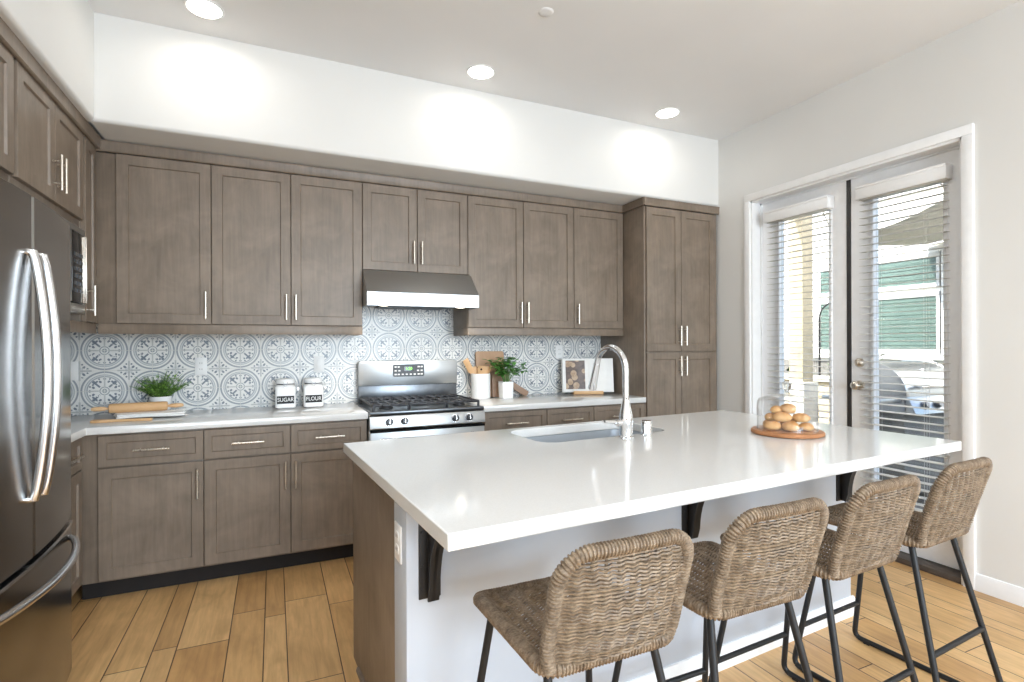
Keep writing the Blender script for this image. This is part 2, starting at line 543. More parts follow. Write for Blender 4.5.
# soffit over the cabinets, bull-nosed
b = newbm()
def soffit_profile(front, back, sgn):
    r = 0.022
    pts = [(back, 2.497)]
    for k in range(6):
        a = PI / 2 * k / 5
        pts.append((front - sgn * r + sgn * r * math.sin(a), 2.497 + r - r * math.cos(a)))
    pts += [(front, ZC), (back, ZC)]
    return pts
SF, SL = 3.381, -0.842
prism(b, soffit_profile(SF, YB, -1), 'x', XL, XR)
prism(b, soffit_profile(SL, XL, 1), 'y', YF, SF + .3)
o = struct('ceiling_soffit', b, 'wall_paint', 'deep white soffit boxed out above the wall cabinets')
# backsplash
b = newbm(); box(b, -1.53, YB - .01, 0.914, 2.672, YB, 1.70)
struct('wall_backsplash', b, 'patterned_tile', 'blue and grey rosette patterned tile backsplash')
# baseboard on the right wall and casing of the patio doors
b = newbm()
prism(b, [(XR, 0), (XR - .014, 0), (XR - .014, .062), (XR - .011, .070), (XR - .011, .078), (XR - .006, .090), (XR, .092)], 'y', YF, 1.580)
struct('baseboard_right', b, 'trim_white', 'white moulded baseboard')
b = newbm(); prism(b, [(XR, 0), (XR - .014, 0), (XR - .014, .07), (XR - .006, .09), (XR, .092)], 'y', 3.103, 3.39)
struct('baseboard_back', b, 'trim_white')
b = newbm()
cw, ct = .052, .016
box(b, XR - ct, 1.580, 0, XR + .02, 1.634, 2.460, .003)
box(b, XR - ct, 3.050, 0, XR + .02, 3.103, 2.460, .003)
box(b, XR - ct, 1.580, 2.4605, XR + .02, 3.103, 2.516, .003)
struct('trim_1', b, 'trim_white', 'white casing around the patio doors')
XD = XR + .10
b = newbm()
box(b, XR + .0, 1.632, 0, XR + .16, 1.648, 2.462); box(b, XR, 3.036, 0, XR + .16, 3.052, 2.462); box(b, XR, 1.632, 2.446, XR + .16, 3.052, 2.462)
box(b, XD - .012, 3.022, .04, XD + .0, 3.036, 2.446); box(b, XD - .012, 1.648, 2.434, XD, 3.036, 2.446)
struct('trim_2', b, 'trim_white', 'white jamb of the patio doors')
b = newbm(); box(b, XR - .002, 1.648, 0, XR + .16, 3.036, .035, .004)
struct('trim_3', b, 'threshold_bronze', 'bronze door threshold')

# ------------------------------------------------------------------ patio doors (leaf > glass, hardware) and blinds
def door_leaf(name, y0, y1, g0, g1, gz0, gz1):
    b = newbm(); x0, x1 = XD, XD + .044
    z0, z1 = .04, 2.444
    box(b, x0, y0, z0, x1, g0, z1); box(b, x0, g1, z0, x1, y1, z1)
    box(b, x0, g0, z0, x1, g1, gz0); box(b, x0, g0, gz1, x1, g1, z1)
    for (a0, a1, c0, c1) in ((g0 - .022, g0, gz0 - .022, gz1 + .022), (g1, g1 + .022, gz0 - .022, gz1 + .022)):
        box(b, x0 - .008, a0, c0, x0 + .004, a1, c1, .003)
    box(b, x0 - .008, g0, gz0 - .022, x0 + .004, g1, gz0, .003); box(b, x0 - .008, g0, gz1, x0 + .004, g1, gz1 + .022, .003)
    d = struct(name, b, 'door_white')
    p = newbm(); box(p, x0 + .018, g0 - .004, gz0 - .004, x0 + .022, g1 + .004, gz1 + .004)
    obj('glass_pane', p, 'pane_glass', d)
    return d
dl = door_leaf('door_1', 2.345, 3.034, 2.47, 2.868, .32, 2.27)
dl['label'] = 'white patio door with a blind, left of the dark seam'
dr = door_leaf('door_2', 1.650, 2.315, 1.775, 2.166, .32, 2.27)
dr['label'] = 'white patio door with lock and knob, right of the dark seam'
b = newbm(); box(b, XD - .006, 2.316, .04, XD + .04, 2.344, 2.446, .002)
obj('astragal', b, 'astragal_dark', dl, label='dark seal between the doors')
b = newbm(); R = Matrix.Rotation(-PI / 2, 4, 'Y')
lathe(b, [(0, .022), (.012, .022), (.022, .016), (.030, .008), (.032, 0), (0, 0)], 28, (XD, 2.262, 1.203), mat=R)
box(b, XD - .034, 2.258, 1.188, XD - .018, 2.266, 1.218, .003)
obj('deadbolt', b, 'satin_nickel', dr)
b = newbm()
lathe(b, [(0, .066), (.016, .066), (.027, .058), (.030, .045), (.024, .034), (.012, .028), (.012, .012), (.031, .008), (.033, 0), (0, 0)], 28, (XD, 2.262, 1.053), mat=R)
obj('knob', b, 'satin_nickel', dr)

def blind(y0, y1, label, n):
    t = thing('window_blind', label, 'blind', (XD - .004, (y0 + y1) / 2, 0), 0, 'white slatted blinds on the patio doors')
    h = (y1 - y0) / 2
    b = newbm()
    zt, zb = 2.352, 2.268
    box(b, -.072, -h - .012, zb, -.060, h + .012, zt, .003); box(b, -.077, -h - .012, zt - .016, -.060, h + .012, zt, .003)
    box(b, -.060, -h - .012, zb, 0, -h, zt, .002); box(b, -.060, h, zb, 0, h + .012, zt, .002)
    obj('valance', b, 'trim_white', t)
    b = newbm(); box(b, -.056, -h, 2.262, -.004, h, 2.312, .003); obj('head_rail', b, 'slat_white', t)
    b = newbm()
    pitch = .0445
    z = 2.235; k = 0
    while z > .345:
        for s in range(4):
            pass
        poly = [(-.054, z - .0015), (-.030, z + .0005), (-.006, z + .0005), (-.006, z + .0028), (-.030, z + .0028), (-.054, z + .0008)]
        prism(b, poly, 'y', -h, h)
        z -= pitch; k += 1
    obj('slats', b, 'slat_white', t)
    b = newbm(); box(b, -.056, -h, .318, -.004, h, .336, .004); obj('bottom_rail', b, 'slat_white', t)
    for yy in (-h * .55, h * .55):
        b = newbm()
        for xx in (-.056, -.004): tube(b, [(xx, yy, .33), (xx, yy, 2.27)], .0009, 5)
        tube(b, [(-.03, yy, .33), (-.03, yy, 2.27)], .0008, 5)
        obj('ladder_cord', b, 'slat_white', t)
    return t
blind(2.440, 2.936, 'white slatted blind on the far patio door, nearer the tall pantry', 1)
blind(1.738, 2.226, 'white slatted blind on the near patio door with the knob', 2)

# ------------------------------------------------------------------ cabinets
def door_bm(x0, x1, z0, z1, yf, t=.02, stile=.056, rec=.009):
    """shaker door, front at y=yf, facing -y"""
    b = newbm()
    e = .0018
    def rect(a0, a1, c0, c1, y): return [b.verts.new((a0, y, c0)), b.verts.new((a1, y, c0)), b.verts.new((a1, y, c1)), b.verts.new((a0, y, c1))]
    loops = [rect(x0, x1, z0, z1, yf + t), rect(x0, x1, z0, z1, yf + e), rect(x0 + e, x1 - e, z0 + e, z1 - e, yf),
             rect(x0 + stile, x1 - stile, z0 + stile, z1 - stile, yf),
             rect(x0 + stile + .004, x1 - stile - .004, z0 + stile + .004, z1 - stile - .004, yf + rec)]
    b.faces.new(loops[0])
    for a, c in zip(loops, loops[1:]):
        for i in range(4):
            j = (i + 1) % 4; b.faces.new((a[i], a[j], c[j], c[i]))
    b.faces.new(loops[-1])
    bmesh.ops.recalc_face_normals(b, faces=b.faces)
    return b

def pull_bm(p, length, vertical, yf, stand=.032, r=.0058):
    b = newbm()
    x, z = p
    h = length / 2
    if vertical:
        tube(b, [(x, yf - stand, z - h), (x, yf - stand, z + h)], r, 12)
        for s in (-1, 1): tube(b, [(x, yf + .002, z + s * h * .62), (x, yf - stand, z + s * h * .62)], r * .75, 10)
    else:
        tube(b, [(x - h, yf - stand, z), (x + h, yf - stand, z)], r, 12)
        for s in (-1, 1): tube(b, [(x + s * h * .62, yf + .002, z), (x + s * h * .62, yf - stand, z)], r * .75, 10)
    return b

G = .0022
def cabinet(name, label, cat, loc, rz, w, d, z0, z1, doors=(), drawers=(), toe=None, extra=None, group=None, carc_x=(0, None)):
    """local x along the width, y=0 the carcass front, fronts stand 20 mm proud toward -y"""
    t = thing(name, label, cat, loc, rz, group)
    b = newbm()
    cx1 = w if carc_x[1] is None else carc_x[1]
    box(b, carc_x[0], 0, z0, cx1, d, z1, .001)
    if extra: extra(b)
    obj('carcass', b, 'cabinet_wood', t)
    if toe is not None:
        b = newbm(); box(b, carc_x[0], .06, 0, cx1, .075, z0)
        box(b, carc_x[0], .075, 0, carc_x[0] + .018, d, z0); box(b, cx1 - .018, .075, 0, cx1, d, z0)
        obj('toe_kick', b, 'toe_black', t)
    for (x0, x1, c0, c1, hs) in doors:
        dd = obj('door', door_bm(x0 + G, x1 - G, c0 + G, c1 - G, -.02), 'cabinet_wood', t)
        if hs:
            side, hz = hs
            hx = x1 - .028 if side == 'r' else x0 + .028
            obj('handle', pull_bm((hx, hz), .16, True, -.02), 'satin_nickel', dd)
    for (x0, x1, c0, c1) in drawers:
        dd = obj('drawer', door_bm(x0 + G, x1 - G, c0 + G, c1 - G, -.02, stile=.036), 'cabinet_wood', t)
        obj('handle', pull_bm(((x0 + x1) / 2, (c0 + c1) / 2), .165, False, -.02), 'satin_nickel', dd)
    return t

UZ0, UZ1, UYF = 1.460, 2.426, 3.675
UD = YB - UYF
HZ = UZ0 + .115
cabinet('wall_cabinet', 'single door wall cabinet in the corner, above the potted herb', 'cabinet', (-.92, UYF, 0), 0, .578, UD, UZ0, UZ1,
        [(.105, .578, UZ0, UZ1, ('r', HZ))], group='stained wall cabinets')
cabinet('wall_cabinet', 'double door wall cabinet above the sugar and flour jars', 'cabinet', (-.342, UYF, 0), 0, .887, UD, UZ0, UZ1,
        [(0, .443, UZ0, UZ1, ('r', HZ)), (.443, .887, UZ0, UZ1, ('l', HZ))], group='stained wall cabinets')
cabinet('wall_cabinet', 'short double door wall cabinet above the range hood', 'cabinet', (.545, UYF, 0), 0, .749, UD, 1.842, UZ1,
        [(0, .3745, 1.842, UZ1, ('r', 1.975)), (.3745, .749, 1.842, UZ1, ('l', 1.975))], group='stained wall cabinets')
cabinet('wall_cabinet', 'double door wall cabinet just right of the range hood', 'cabinet', (1.294, UYF, 0), 0, .896, UD, UZ0, UZ1,
        [(0, .449, UZ0, UZ1, ('r', HZ)), (.449, .896, UZ0, UZ1, ('l', HZ))], group='stained wall cabinets')
cabinet('wall_cabinet', 'single door wall cabinet against the tall pantry, above the cookbook', 'cabinet', (2.19, UYF, 0), 0, .482, UD, UZ0, UZ1,
        [(0, .478, UZ0, UZ1, ('l', HZ))], group='stained wall cabinets')

PYF = 3.393
cabinet('pantry_cabinet', 'tall four door pantry cabinet beside the patio doors', 'cabinet', (2.672, PYF, 0), 0, .762, YB - PYF - .012, .10, UZ1,
        [(.012, .362, 1.272, UZ1 - .004, ('r', 1.40)), (.362, .728, 1.272, UZ1 - .004, ('l', 1.40)),
         (.012, .362, .115, 1.267, ('r', 1.155)), (.362, .728, .115, 1.267, ('l', 1.155))], toe=True)

BYF = 3.40
BD = YB - BYF - .012
DZ, DZT = .70, .866
def base(label, x0, w, doors, drawers, carc=(0, None)):
    return cabinet('base_cabinet', label, 'cabinet', (x0, BYF, 0), 0, w, BD, .10, .873, doors, drawers, True, group='stained base cabinets', carc_x=carc)
base('single door base cabinet with one drawer in the corner under the rolling pin', -.921, .564,
     [(.085, .564, .11, DZ - .004, ('r', .575))], [(.085, .564, DZ, DZT)])
base('base cabinet with two drawers and two doors under the sugar and flour jars', -.357, .888,
     [(0, .445, .11, DZ - .004, ('r', .575)), (.445, .884, .11, DZ - .004, ('l', .575))], [(0, .445, DZ, DZT), (.445, .884, DZ, DZT)])
base('base cabinet right of the range under the white utensil crock', 1.305, .490,
     [(.002, .490, .11, DZ - .004, ('r', .575))], [(.002, .490, DZ, DZT)])
base('base cabinet halfway between range and pantry, right of the potted basil', 1.795, .399,
     [(0, .399, .11, DZ - .004, ('r', .575))], [(0, .399, DZ, DZT)])
base('base cabinet against the tall pantry under the open cookbook', 2.194, .474,
     [(0, .470, .11, DZ - .004, ('r', .575))], [(0, .470, DZ, DZT)])

# left run: fronts face +x (local x runs along +y)
LXF = -.921
LD = LXF - XL
def left(name, label, y0, w, z0, z1, doors=(), drawers=(), toe=None, extra=None, group='stained wall cabinets'):
    return cabinet(name, label, 'cabinet', (LXF, y0, 0), PI / 2, w, LD, z0, z1, doors, drawers, toe, extra, group)
left('wall_cabinet', 'double door cabinet above the built-in microwave', 2.637, .795, 1.94, 2.44,
     [(.012, .402, 1.985, UZ1 + .018, ('r', 2.115)), (.402, .795, 1.985, UZ1 + .018, ('l', 2.115))])
left('wall_cabinet', 'narrow tall wall cabinet in the left corner beside the microwave', 3.444, .212, UZ0, 2.44,
     [(.018, .212, UZ0, UZ1 + .018, ('l', HZ))])
left('wall_cabinet', 'cabinet above the refrigerator', 1.66, .97, 1.93, 2.44,
     [(0, .482, 1.985, UZ1 + .018, ('r', 2.115)), (.482, .964, 1.985, UZ1 + .018, ('l', 2.115))])
b = newbm(); box(b, XL, 2.604, 0, -.905, 2.622, 1.925); box(b, XL, 1.645, 0, -.905, 1.663, 1.925)
# side panels of the fridge bay
for (y0, lab) in ((2.606, 'stained end panel between refrigerator and microwave'), (1.648, 'stained end panel on the near side of the refrigerator')):
    p = newbm(); box(p, XL, y0, 0, -.905, y0 + .018, 1.928, .001)
    tag(obj('end_panel', p, 'cabinet_wood'), lab, 'panel', 'fridge end panels')
b.free()
cabinet('base_cabinet', 'base cabinet partly hidden behind the refrigerator', 'cabinet', (LXF + .001, 2.63, 0), PI / 2, .768, LD, .10, .873,
        [(.01, .385, .11, DZ - .004, ('r', .575)), (.385, .76, .11, DZ - .004, ('l', .575))], [(.01, .385, DZ, DZT), (.385, .76, DZ, DZT)], True, group='stained base cabinets')

# crown, light rail
b = newbm()
def crown(y0=None):
    pass
CR = [(0, 2.430), (-.010, 2.430), (-.016, 2.436), (-.016, 2.479), (-.022, 2.490), (0, 2.490)]
prism(b, [(UYF - .004 + p[0], p[1]) for p in CR], 'x', -.905, 2.672)
prism(b, [(PYF - .004 + p[0], p[1]) for p in CR], 'x', 2.655, XR)
prism(b, [(2.672 + .004 + p[0], p[1]) for p in CR], 'y', PYF - .028, UYF)
prism(b, [(LXF + .022 - p[0], p[1] + .0065) for p in CR], 'y', 1.65, UYF - .004)
struct('trim_4', b, 'cabinet_wood', 'stained crown moulding along the cabinet tops')
b = newbm()
box(b, -.90, UYF - .012, 1.402, .545, UYF + .006, 1.459, .002); box(b, 1.294, UYF - .012, 1.402, 2.672, UYF + .006, 1.459, .002)
box(b, .527, UYF, 1.402, .545, YB - .011, 1.459, .002); box(b, 1.294, UYF, 1.402, 1.312, YB - .011, 1.459, .002)
box(b, LXF + .0, 2.64, 1.402, LXF + .014, UYF - .013, 1.459, .002)
struct('trim_5', b, 'cabinet_wood', 'stained light rail under the wall cabinets')

# built-in microwave
t = thing('microwave', 'built-in stainless microwave above the counter beside the refrigerator', 'microwave', (LXF, 2.637, 0), PI / 2)
b = newbm(); box(b, .006, .0, 1.50, .795, .50, 1.935, .002); box(b, .0, -.024, 1.50, .800, 0, 1.545, .002); box(b, .0, -.024, 1.905, .800, 0, 1.935, .002)
box(b, .0, -.024, 1.545, .03, 0, 1.905); box(b, .772, -.024, 1.545, .800, 0, 1.905, .002)
obj('body', b, 'stainless_side', t)
b = newbm(); box(b, .03, -.03, 1.55, .58, -.002, 1.90, .004); d = obj('door', b, 'stainless', t)
b = newbm(); box(b, .08, -.032, 1.60, .53, -.028, 1.85, .002); obj('window', b, 'black_glass', d)
b = newbm(); box(b, .585, -.03, 1.55, .784, -.002, 1.90, .002); cp = obj('control_panel', b, 'black_glass', t)
b = newbm()
for r in range(6):
    for c in range(3): box(b, .61 + c * .045, -.0325, 1.60 + r * .036, .64 + c * .045, -.0295, 1.618 + r * .036)
obj('buttons', b, 'dark_steel_band', cp)
b = newbm(); box(b, .7855, -.034, 1.555, .793, -.020, 1.90, .001); obj('edge_strip', b, 'satin_nickel', t)

# ------------------------------------------------------------------ refrigerator
t = thing('refrigerator', 'stainless french door refrigerator with bowed handles', 'refrigerator', (0, 0, 0))
FY0, FY1, FX = 1.692, 2.600, -.725
b = newbm(); box(b, -1.50, FY0 + .004, .05, FX - .085, FY1 - .004, 1.785, .004); obj('body', b, 'fridge_side', t)
b = newbm(); box(b, -1.45, FY0 + .03, 0, FX - .11, FY1 - .03, .05); obj('base_grille', b, 'toe_black', t)
FC = (FY0 + FY1) / 2
def bow(y):
    q = (y - FC) / ((FY1 - FY0) / 2)
    return .032 * (1 - q * q)
def bowed_panel(y0, y1, z0, z1, n=14):
    bm = newbm()
    ys = [y0 + (y1 - y0) * k / n for k in range(n + 1)]
    poly = [(FX - .08, y0), (FX - .08, y1)]
    r = .008
    front = [(FX + bow(y), y) for y in ys]
    front[0] = (front[0][0] - r, front[0][1]); front[-1] = (front[-1][0] - r, front[-1][1])
    front.insert(1, (FX + bow(y0 + r), y0 + r)); front.insert(-1, (FX + bow(y1 - r), y1 - r))
    prism(bm, poly + list(reversed(front)), 'z', z0, z1)
    return bm
dls = []
for (y0, y1, lab) in ((FY0, FC - .003, None), (FC + .003, FY1, None)):
    dls.append(obj('door', bowed_panel(y0, y1, .668, 1.805), 'fridge_steel', t, 25))
drw = obj('freezer_drawer', bowed_panel(FY0, FY1, .075, .652), 'fridge_steel', t, 25)
b = newbm()
prism(b, [(FX + .004 + bow(FY0 + (FY1 - FY0) * k / 20), FY0 + (FY1 - FY0) * k / 20) for k in range(21)] + [(FX - .02, FY1), (FX - .02, FY0)], 'z', .640, .6525)
obj('drawer_lip', b, 'handle_steel', drw)
b = newbm(); box(b, FX - .05, FC - .002, .668, FX + .026, FC + .002, 1.80); obj('seam_gasket', b, 'plate_white', t)
b = newbm(); box(b, FX - .07, FC - .06, 1.806, FX + .0, FC + .03, 1.828, .004); obj('hinge_cover', b, 'rubber', t)
def handle_arc(y, dy):
    bm = newbm()
    pts = []
    for k in range(25):
        q = k / 24; z = .858 + (1.622 - .858) * q
        out = .014 + .034 * math.sin(PI * q) ** .8
        pts.append((FX + bow(y) + out, y + dy * math.sin(PI * q), z))
    pts = [(FX + bow(y) - .004, y, .858)] + pts + [(FX + bow(y) - .004, y, 1.622)]
    tube(bm, pts, .0140, 12)
    return bm
obj('handle', handle_arc(FC - .038, 0), 'handle_steel', dls[0])
obj('handle', handle_arc(FC + .040, 0), 'handle_steel', dls[1])
b = newbm(); pts = []
for k in range(25):
    q = k / 24; y = FY0 + .06 + (FY1 - FY0 - .12) * q
    pts.append((FX + bow(y) + .008 + .060 * math.sin(PI * q) ** .7, y, .600))
pts = [(FX + bow(FY0 + .06) - .004, FY0 + .06, .600)] + pts + [(FX + bow(FY1 - .06) - .004, FY1 - .06, .600)]
tube(b, pts, .0125, 12); obj('drawer_handle', b, 'handle_steel', drw)

# ------------------------------------------------------------------ worktops
def slab(poly, z0, z1, hole=None, bev=.003):
    """flat slab from a polygon with an optional hole, eased edges"""
    bm = newbm()
    def ring(pl, z): return [bm.verts.new((p[0], p[1], z)) for p in pl]
    if hole is None:
        prism(bm, poly, 'z', z0, z1, bev)
        return bm
    to, ti, bo, bi = ring(poly, z1), ring(hole, z1), ring(poly, z0), ring(hole, z0)
    def edges(r): return [bm.edges.new((r[i], r[(i + 1) % len(r)])) for i in range(len(r))]
    for a, c in ((to, ti), (bo, bi)):
        bmesh.ops.triangle_fill(bm, edges=edges(a) + edges(c), use_beauty=True)
    for a, c in ((to, bo), (ti, bi)):
        for i in range(len(a)):
            j = (i + 1) % len(a); bm.faces.new((a[i], a[j], c[j], c[i]))
    bmesh.ops.recalc_face_normals(bm, faces=bm.faces)
    return bm
CY = 3.367
b = slab([(XL, YB - .0105), (.533, YB - .0105), (.533, CY), (-.879, CY), (-.879, 2.632), (XL, 2.632)], .874, .914)
tag(obj('worktop', b, 'quartz'), 'white quartz corner worktop with the rolling pin and jars', 'worktop', 'white quartz worktops')
b = slab([(1.303, YB - .0105), (2.671, YB - .0105), (2.671, CY), (1.303, CY)], .874, .914)
tag(obj('worktop', b, 'quartz'), 'white quartz worktop between range and pantry under the cookbook', 'worktop', 'white quartz worktops')

# ------------------------------------------------------------------ range
RX, RW = .537, .762
t = thing('gas_range', 'stainless gas range with black iron grates', 'stove', (RX + RW / 2, 0, 0))
h = RW / 2
b = newbm(); box(b, -h, 3.37, .02, h, 3.995, .905, .003); obj('body', b, 'stainless_side', t)
b = newbm(); box(b, -h + .002, 3.345, .893, h - .002, 3.93, .916, .006); ck = obj('cooktop', b, 'dark_steel_band', t)
b = newbm(); prism(b, [(3.372, .800), (3.338, .803), (3.328, .812), (3.344, .888), (3.372, .893)], 'x', -h, h, .003)
cp = obj('control_panel', b, 'stainless', t)
tilt = Matrix.Rotation(PI / 2 - .2, 4, 'X')
for kx in (-.262, -.166, .170, .266):
    b = newbm()
    lathe(b, [(0, .004), (.026, .004), (.028, 0), (0, 0)], 28, (kx, 3.338, .849), mat=tilt, mi=1)
    lathe(b, [(0, .030), (.017, .030), (.021, .026), (.023, .004), (.023, 0), (0, 0)], 28, (kx, 3.336, .849), mat=tilt)
    box(b, -.003, -.018, .028, .003, .018, .034, .001, mi=1, mat=Matrix.Translation((kx, 3.336, .849)) @ tilt)
    obj('knob', b, ['knob_black', 'handle_steel'], cp)
b = newbm(); box(b, -h + .003, 3.338, .200, h - .003, 3.375, .790, .006); od = obj('oven_door', b, 'stainless', t)
b = newbm(); box(b, -.26, 3.3365, .34, .26, 3.339, .66, .001); obj('oven_window', b, 'black_glass', od)
b = newbm(); box(b, -h + .003, 3.330, .788, h - .003, 3.37, .799); obj('vent_gap', b, 'black_enamel', t)
b = newbm(); tube(b, [(-.33, 3.285, .745), (.33, 3.285, .745)], .012, 14)
for x in (-.29, .29): box(b, x - .012, 3.285, .737, x + .012, 3.342, .753, .003)
obj('handle', b, 'handle_steel', od)
b = newbm(); box(b, -h + .003, 3.34, .035, h - .003, 3.375, .192, .006); obj('storage_drawer', b, 'stainless', t)
b = newbm(); box(b, -h + .02, 3.945, .914, h - .0, 4.003, 1.045, .003); obj('backguard_base', b, 'dark_steel_band', t, label='dark lower band of the backguard')
b = newbm()
pl = rrect(-h + .018, 1.037, h - .002, 1.216, .02, 5)
pl = [p for p in pl if p[1] > 1.06] + [(-h + .018, 1.037), (h - .002, 1.037)]
prism(b, pl, 'y', 3.925, 4.003, .003)
bgd = obj('backguard', b, 'stainless', t)
b = newbm(); prism(b, rrect(-.118, 1.098, .118, 1.190, .012), 'y', 3.922, 3.927); cpn = obj('clock_panel', b, 'panel_grey', bgd)
b = newbm(); box(b, -.034, 3.920, 1.140, .034, 3.923, 1.172); obj('display', b, 'black_glass', cpn)
text_mesh('1:20', .03, 'digits', 'display_green', cpn, (0, 3.9195, 1.156), Matrix.Rotation(PI / 2, 4, 'X'))
b = newbm()
for r, xs in ((1.170, (-.098, -.075, .075, .098)), (1.142, (-.098, -.07, .07, .098)), (1.115, (-.098, -.075, -.045, -.015, .015, .045, .075, .098))):
    for x in xs: box(b, x - .008, 3.9205, r - .005, x + .008, 3.923, r + .005)
obj('buttons', b, 'plate_white', cpn)
for (bx, by, br) in ((-.25, 3.50, .045), (-.25, 3.78, .038), (0, 3.64, .05), (.25, 3.50, .042), (.25, 3.78, .045)):
    b = newbm()
    lathe(b, [(0, .918), (br, .918), (br, .926), (br * .8, .928), (br * .8, .932), (0, .933)], 24, (bx, by, 0))
    obj('burner', b, 'cast_iron', ck)
for gx0, gx1 in ((-h + .03, -.128), (-.122, .122), (.128, h - .03)):
    b = newbm()
    y0, y1, z = 3.385, 3.895, .950
    rr = .006
    def bar(p, q): box(b, min(p[0], q[0]) - rr, min(p[1], q[1]) - rr, z - .007, max(p[0], q[0]) + rr, max(p[1], q[1]) + rr, z + .006, .002)
    bar((gx0, y0), (gx1, y0)); bar((gx0, y1), (gx1, y1)); bar((gx0, y0), (gx0, y1)); bar((gx1, y0), (gx1, y1))
    bar((gx0, (y0 + y1) / 2), (gx1, (y0 + y1) / 2))
    for f in (.25, .5, .75):
        x = gx0 + (gx1 - gx0) * f
        bar((x, y0), (x, y0 + .19)); bar((x, y1 - .19), (x, y1))
    for yy in (y0 + .09, y1 - .09): bar((gx0, yy), (gx1, yy))
    for x in (gx0, gx1):
        for yy in (y0, y1): box(b, x - .007, yy - .007, .915, x + .007, yy + .007, z, .001)
    obj('grate', b, 'cast_iron', ck)

# ------------------------------------------------------------------ hood
t = thing('range_hood', 'stainless under-cabinet range hood above the gas range', 'range hood', (.926, 0, 0))
h = .381
b = newbm()
prism(b, [(YB - .012, 1.838), (3.640, 1.838), (3.470, 1.680), (3.466, 1.676), (3.466, 1.590), (3.478, 1.590), (3.478, 1.615), (YB - .012, 1.615)], 'x', -h, h)
box(b, -h, 3.478, 1.590, -h + .004, YB - .012, 1.616); box(b, h - .004, 3.478, 1.590, h, YB - .012, 1.616)
obj('canopy', b, 'stainless', t, 20)
b = newbm()
for k in range(3):
    x0 = -.24 + k * .165
    box(b, x0, 3.56, 1.600, x0 + .15, 3.95, 1.613, .002)
    for q in range(9): box(b, x0 + .01 + q * .015, 3.57, 1.597, x0 + .016 + q * .015, 3.94, 1.602)
obj('filter', b, 'dark_steel_band', t)
for x in (-.265, .265):
    b = newbm(); lathe(b, [(0, 1.592), (.030, 1.592), (.034, 1.596), (.034, 1.615), (0, 1.615)], 24, (x, 3.525, 0)); obj('light', b, 'hood_glow', t)
    lamp('hood_lamp', 'SPOT', (.926 + x, 3.525, 1.585), 7.0, (1, .93, .82), (0, .25, -1), spot_size=math.radians(110), spot_blend=.8, shadow_soft_size=.03)

# ------------------------------------------------------------------ island (own frame)
IC, IA = Vector((1.4644, 1.8108, 0)), .0638
IM = Matrix.Translation(IC) @ Matrix.Rotation(IA, 4, 'Z')
def iw(x, y, z=0): return tuple(IM @ Vector((x, y, z)))
HW, HD = 1.159, .6185
SK = (-.415, .190, .300, .562)
t_top = slab([(-HW, -HD), (HW, -HD), (HW, HD), (-HW, HD)], .874, .914, hole=rrect(*SK, .085, 8))
bt = tag(obj('island_worktop', t_top, 'quartz'), 'white quartz island worktop with an undermount sink cut-out', 'worktop', 'white quartz worktops')
bt.location = IC; bt.rotation_euler = (0, 0, IA)
bv = bt.modifiers.new('eased', 'BEVEL'); bv.width = .003; bv.segments = 2; bv.limit_method = 'ANGLE'; bv.angle_limit = math.radians(60)

PF, PB = -.190, -.058            # front face and back of the white pony wall
t = thing('kitchen_island', 'kitchen island base with dark wood end and white panelled back', 'island', IC, IA)
b = newbm()
box(b, -1.122, PB, .0, -1.104, .605, .8735)                                  # dark end panel
box(b, -1.104, PB, .10, 1.09, .585, .62)
box(b, -1.104, PB, .62, SK[0] - .03, .585, .8735); box(b, SK[2] + .03, PB, .62, 1.09, .585, .8735)
box(b, SK[0] - .03, PB, .62, SK[2] + .03, PB + .1, .8735)
obj('cabinet_body', b, 'cabinet_wood', t)
b = newbm(); box(b, -1.104, .10, 0, 1.09, .50, .10); obj('toe_kick', b, 'toe_black', t)
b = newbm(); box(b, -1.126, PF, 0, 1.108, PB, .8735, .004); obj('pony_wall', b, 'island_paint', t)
b = newbm()
bp = [(PF, 0), (PF - .014, 0), (PF - .014, .062), (PF - .011, .070), (PF - .011, .078), (PF - .006, .090), (PF, .092)]
prism(b, bp, 'x', -1.126, 1.122)
prism(b, [(1.108 - (p[0] - PF), p[1]) for p in bp], 'y', PF - .014, PB)
obj('baseboard', b, 'trim_white', t)
b = newbm(); prism(b, [(-1.122, 0), (-1.134, 0), (-1.130, .014), (-1.122, .018)], 'y', PB, .50); obj('shoe_moulding', b, 'cabinet_wood', t)
for k in range(4):
    x0 = -1.09 + k * .545
    obj('door', door_bm(-(x0 + .543), -x0, .11, .86, -.605), 'cabinet_wood', t).rotation_euler = (0, 0, PI)
# outlet on the island end
def outlet(name, label, mat_world, toggle=False, group='white electrical wall plates'):
    t = thing(name, label, 'outlet' if not toggle else 'switch', (0, 0, 0), 0, group)
    t.matrix_world = mat_world
    b = newbm(); box(b, -.035, -.006, -.057, .035, 0, .057, .003); pl = obj('cover_plate', b, 'plate_white', t)
    if toggle:
        b = newbm(); box(b, -.017, -.010, -.033, .017, -.005, .033, .002); obj('rocker', b, 'plate_white', t)
    else:
        for s in (-1, 1):
            b = newbm(); prism(b, rrect(-.016, s * .020 - .014, .016, s * .020 + .014, .008), 'y', -.008, -.005)
            for x in (-.007, .005): box(b, x, -.0085, s * .020 - .004, x + .002, -.0078, s * .020 + .006, mi=1)
            obj('receptacle', b, ['plate_white', 'slot_dark'], t)
    return t
outlet('wall_outlet', 'white outlet plate on the end of the island', IM @ Matrix.Translation((-1.126, -.116, .727)) @ Matrix.Rotation(-PI / 2, 4, 'Z'))
bt_y = YB - .0102
outlet('wall_outlet', 'white outlet on the tile right of the potted herb', Matrix.Translation((-.436, bt_y, 1.198)))
outlet('wall_outlet', 'white outlet on the tile above the left edge of the cookbook', Matrix.Translation((2.246, bt_y, 1.27)))
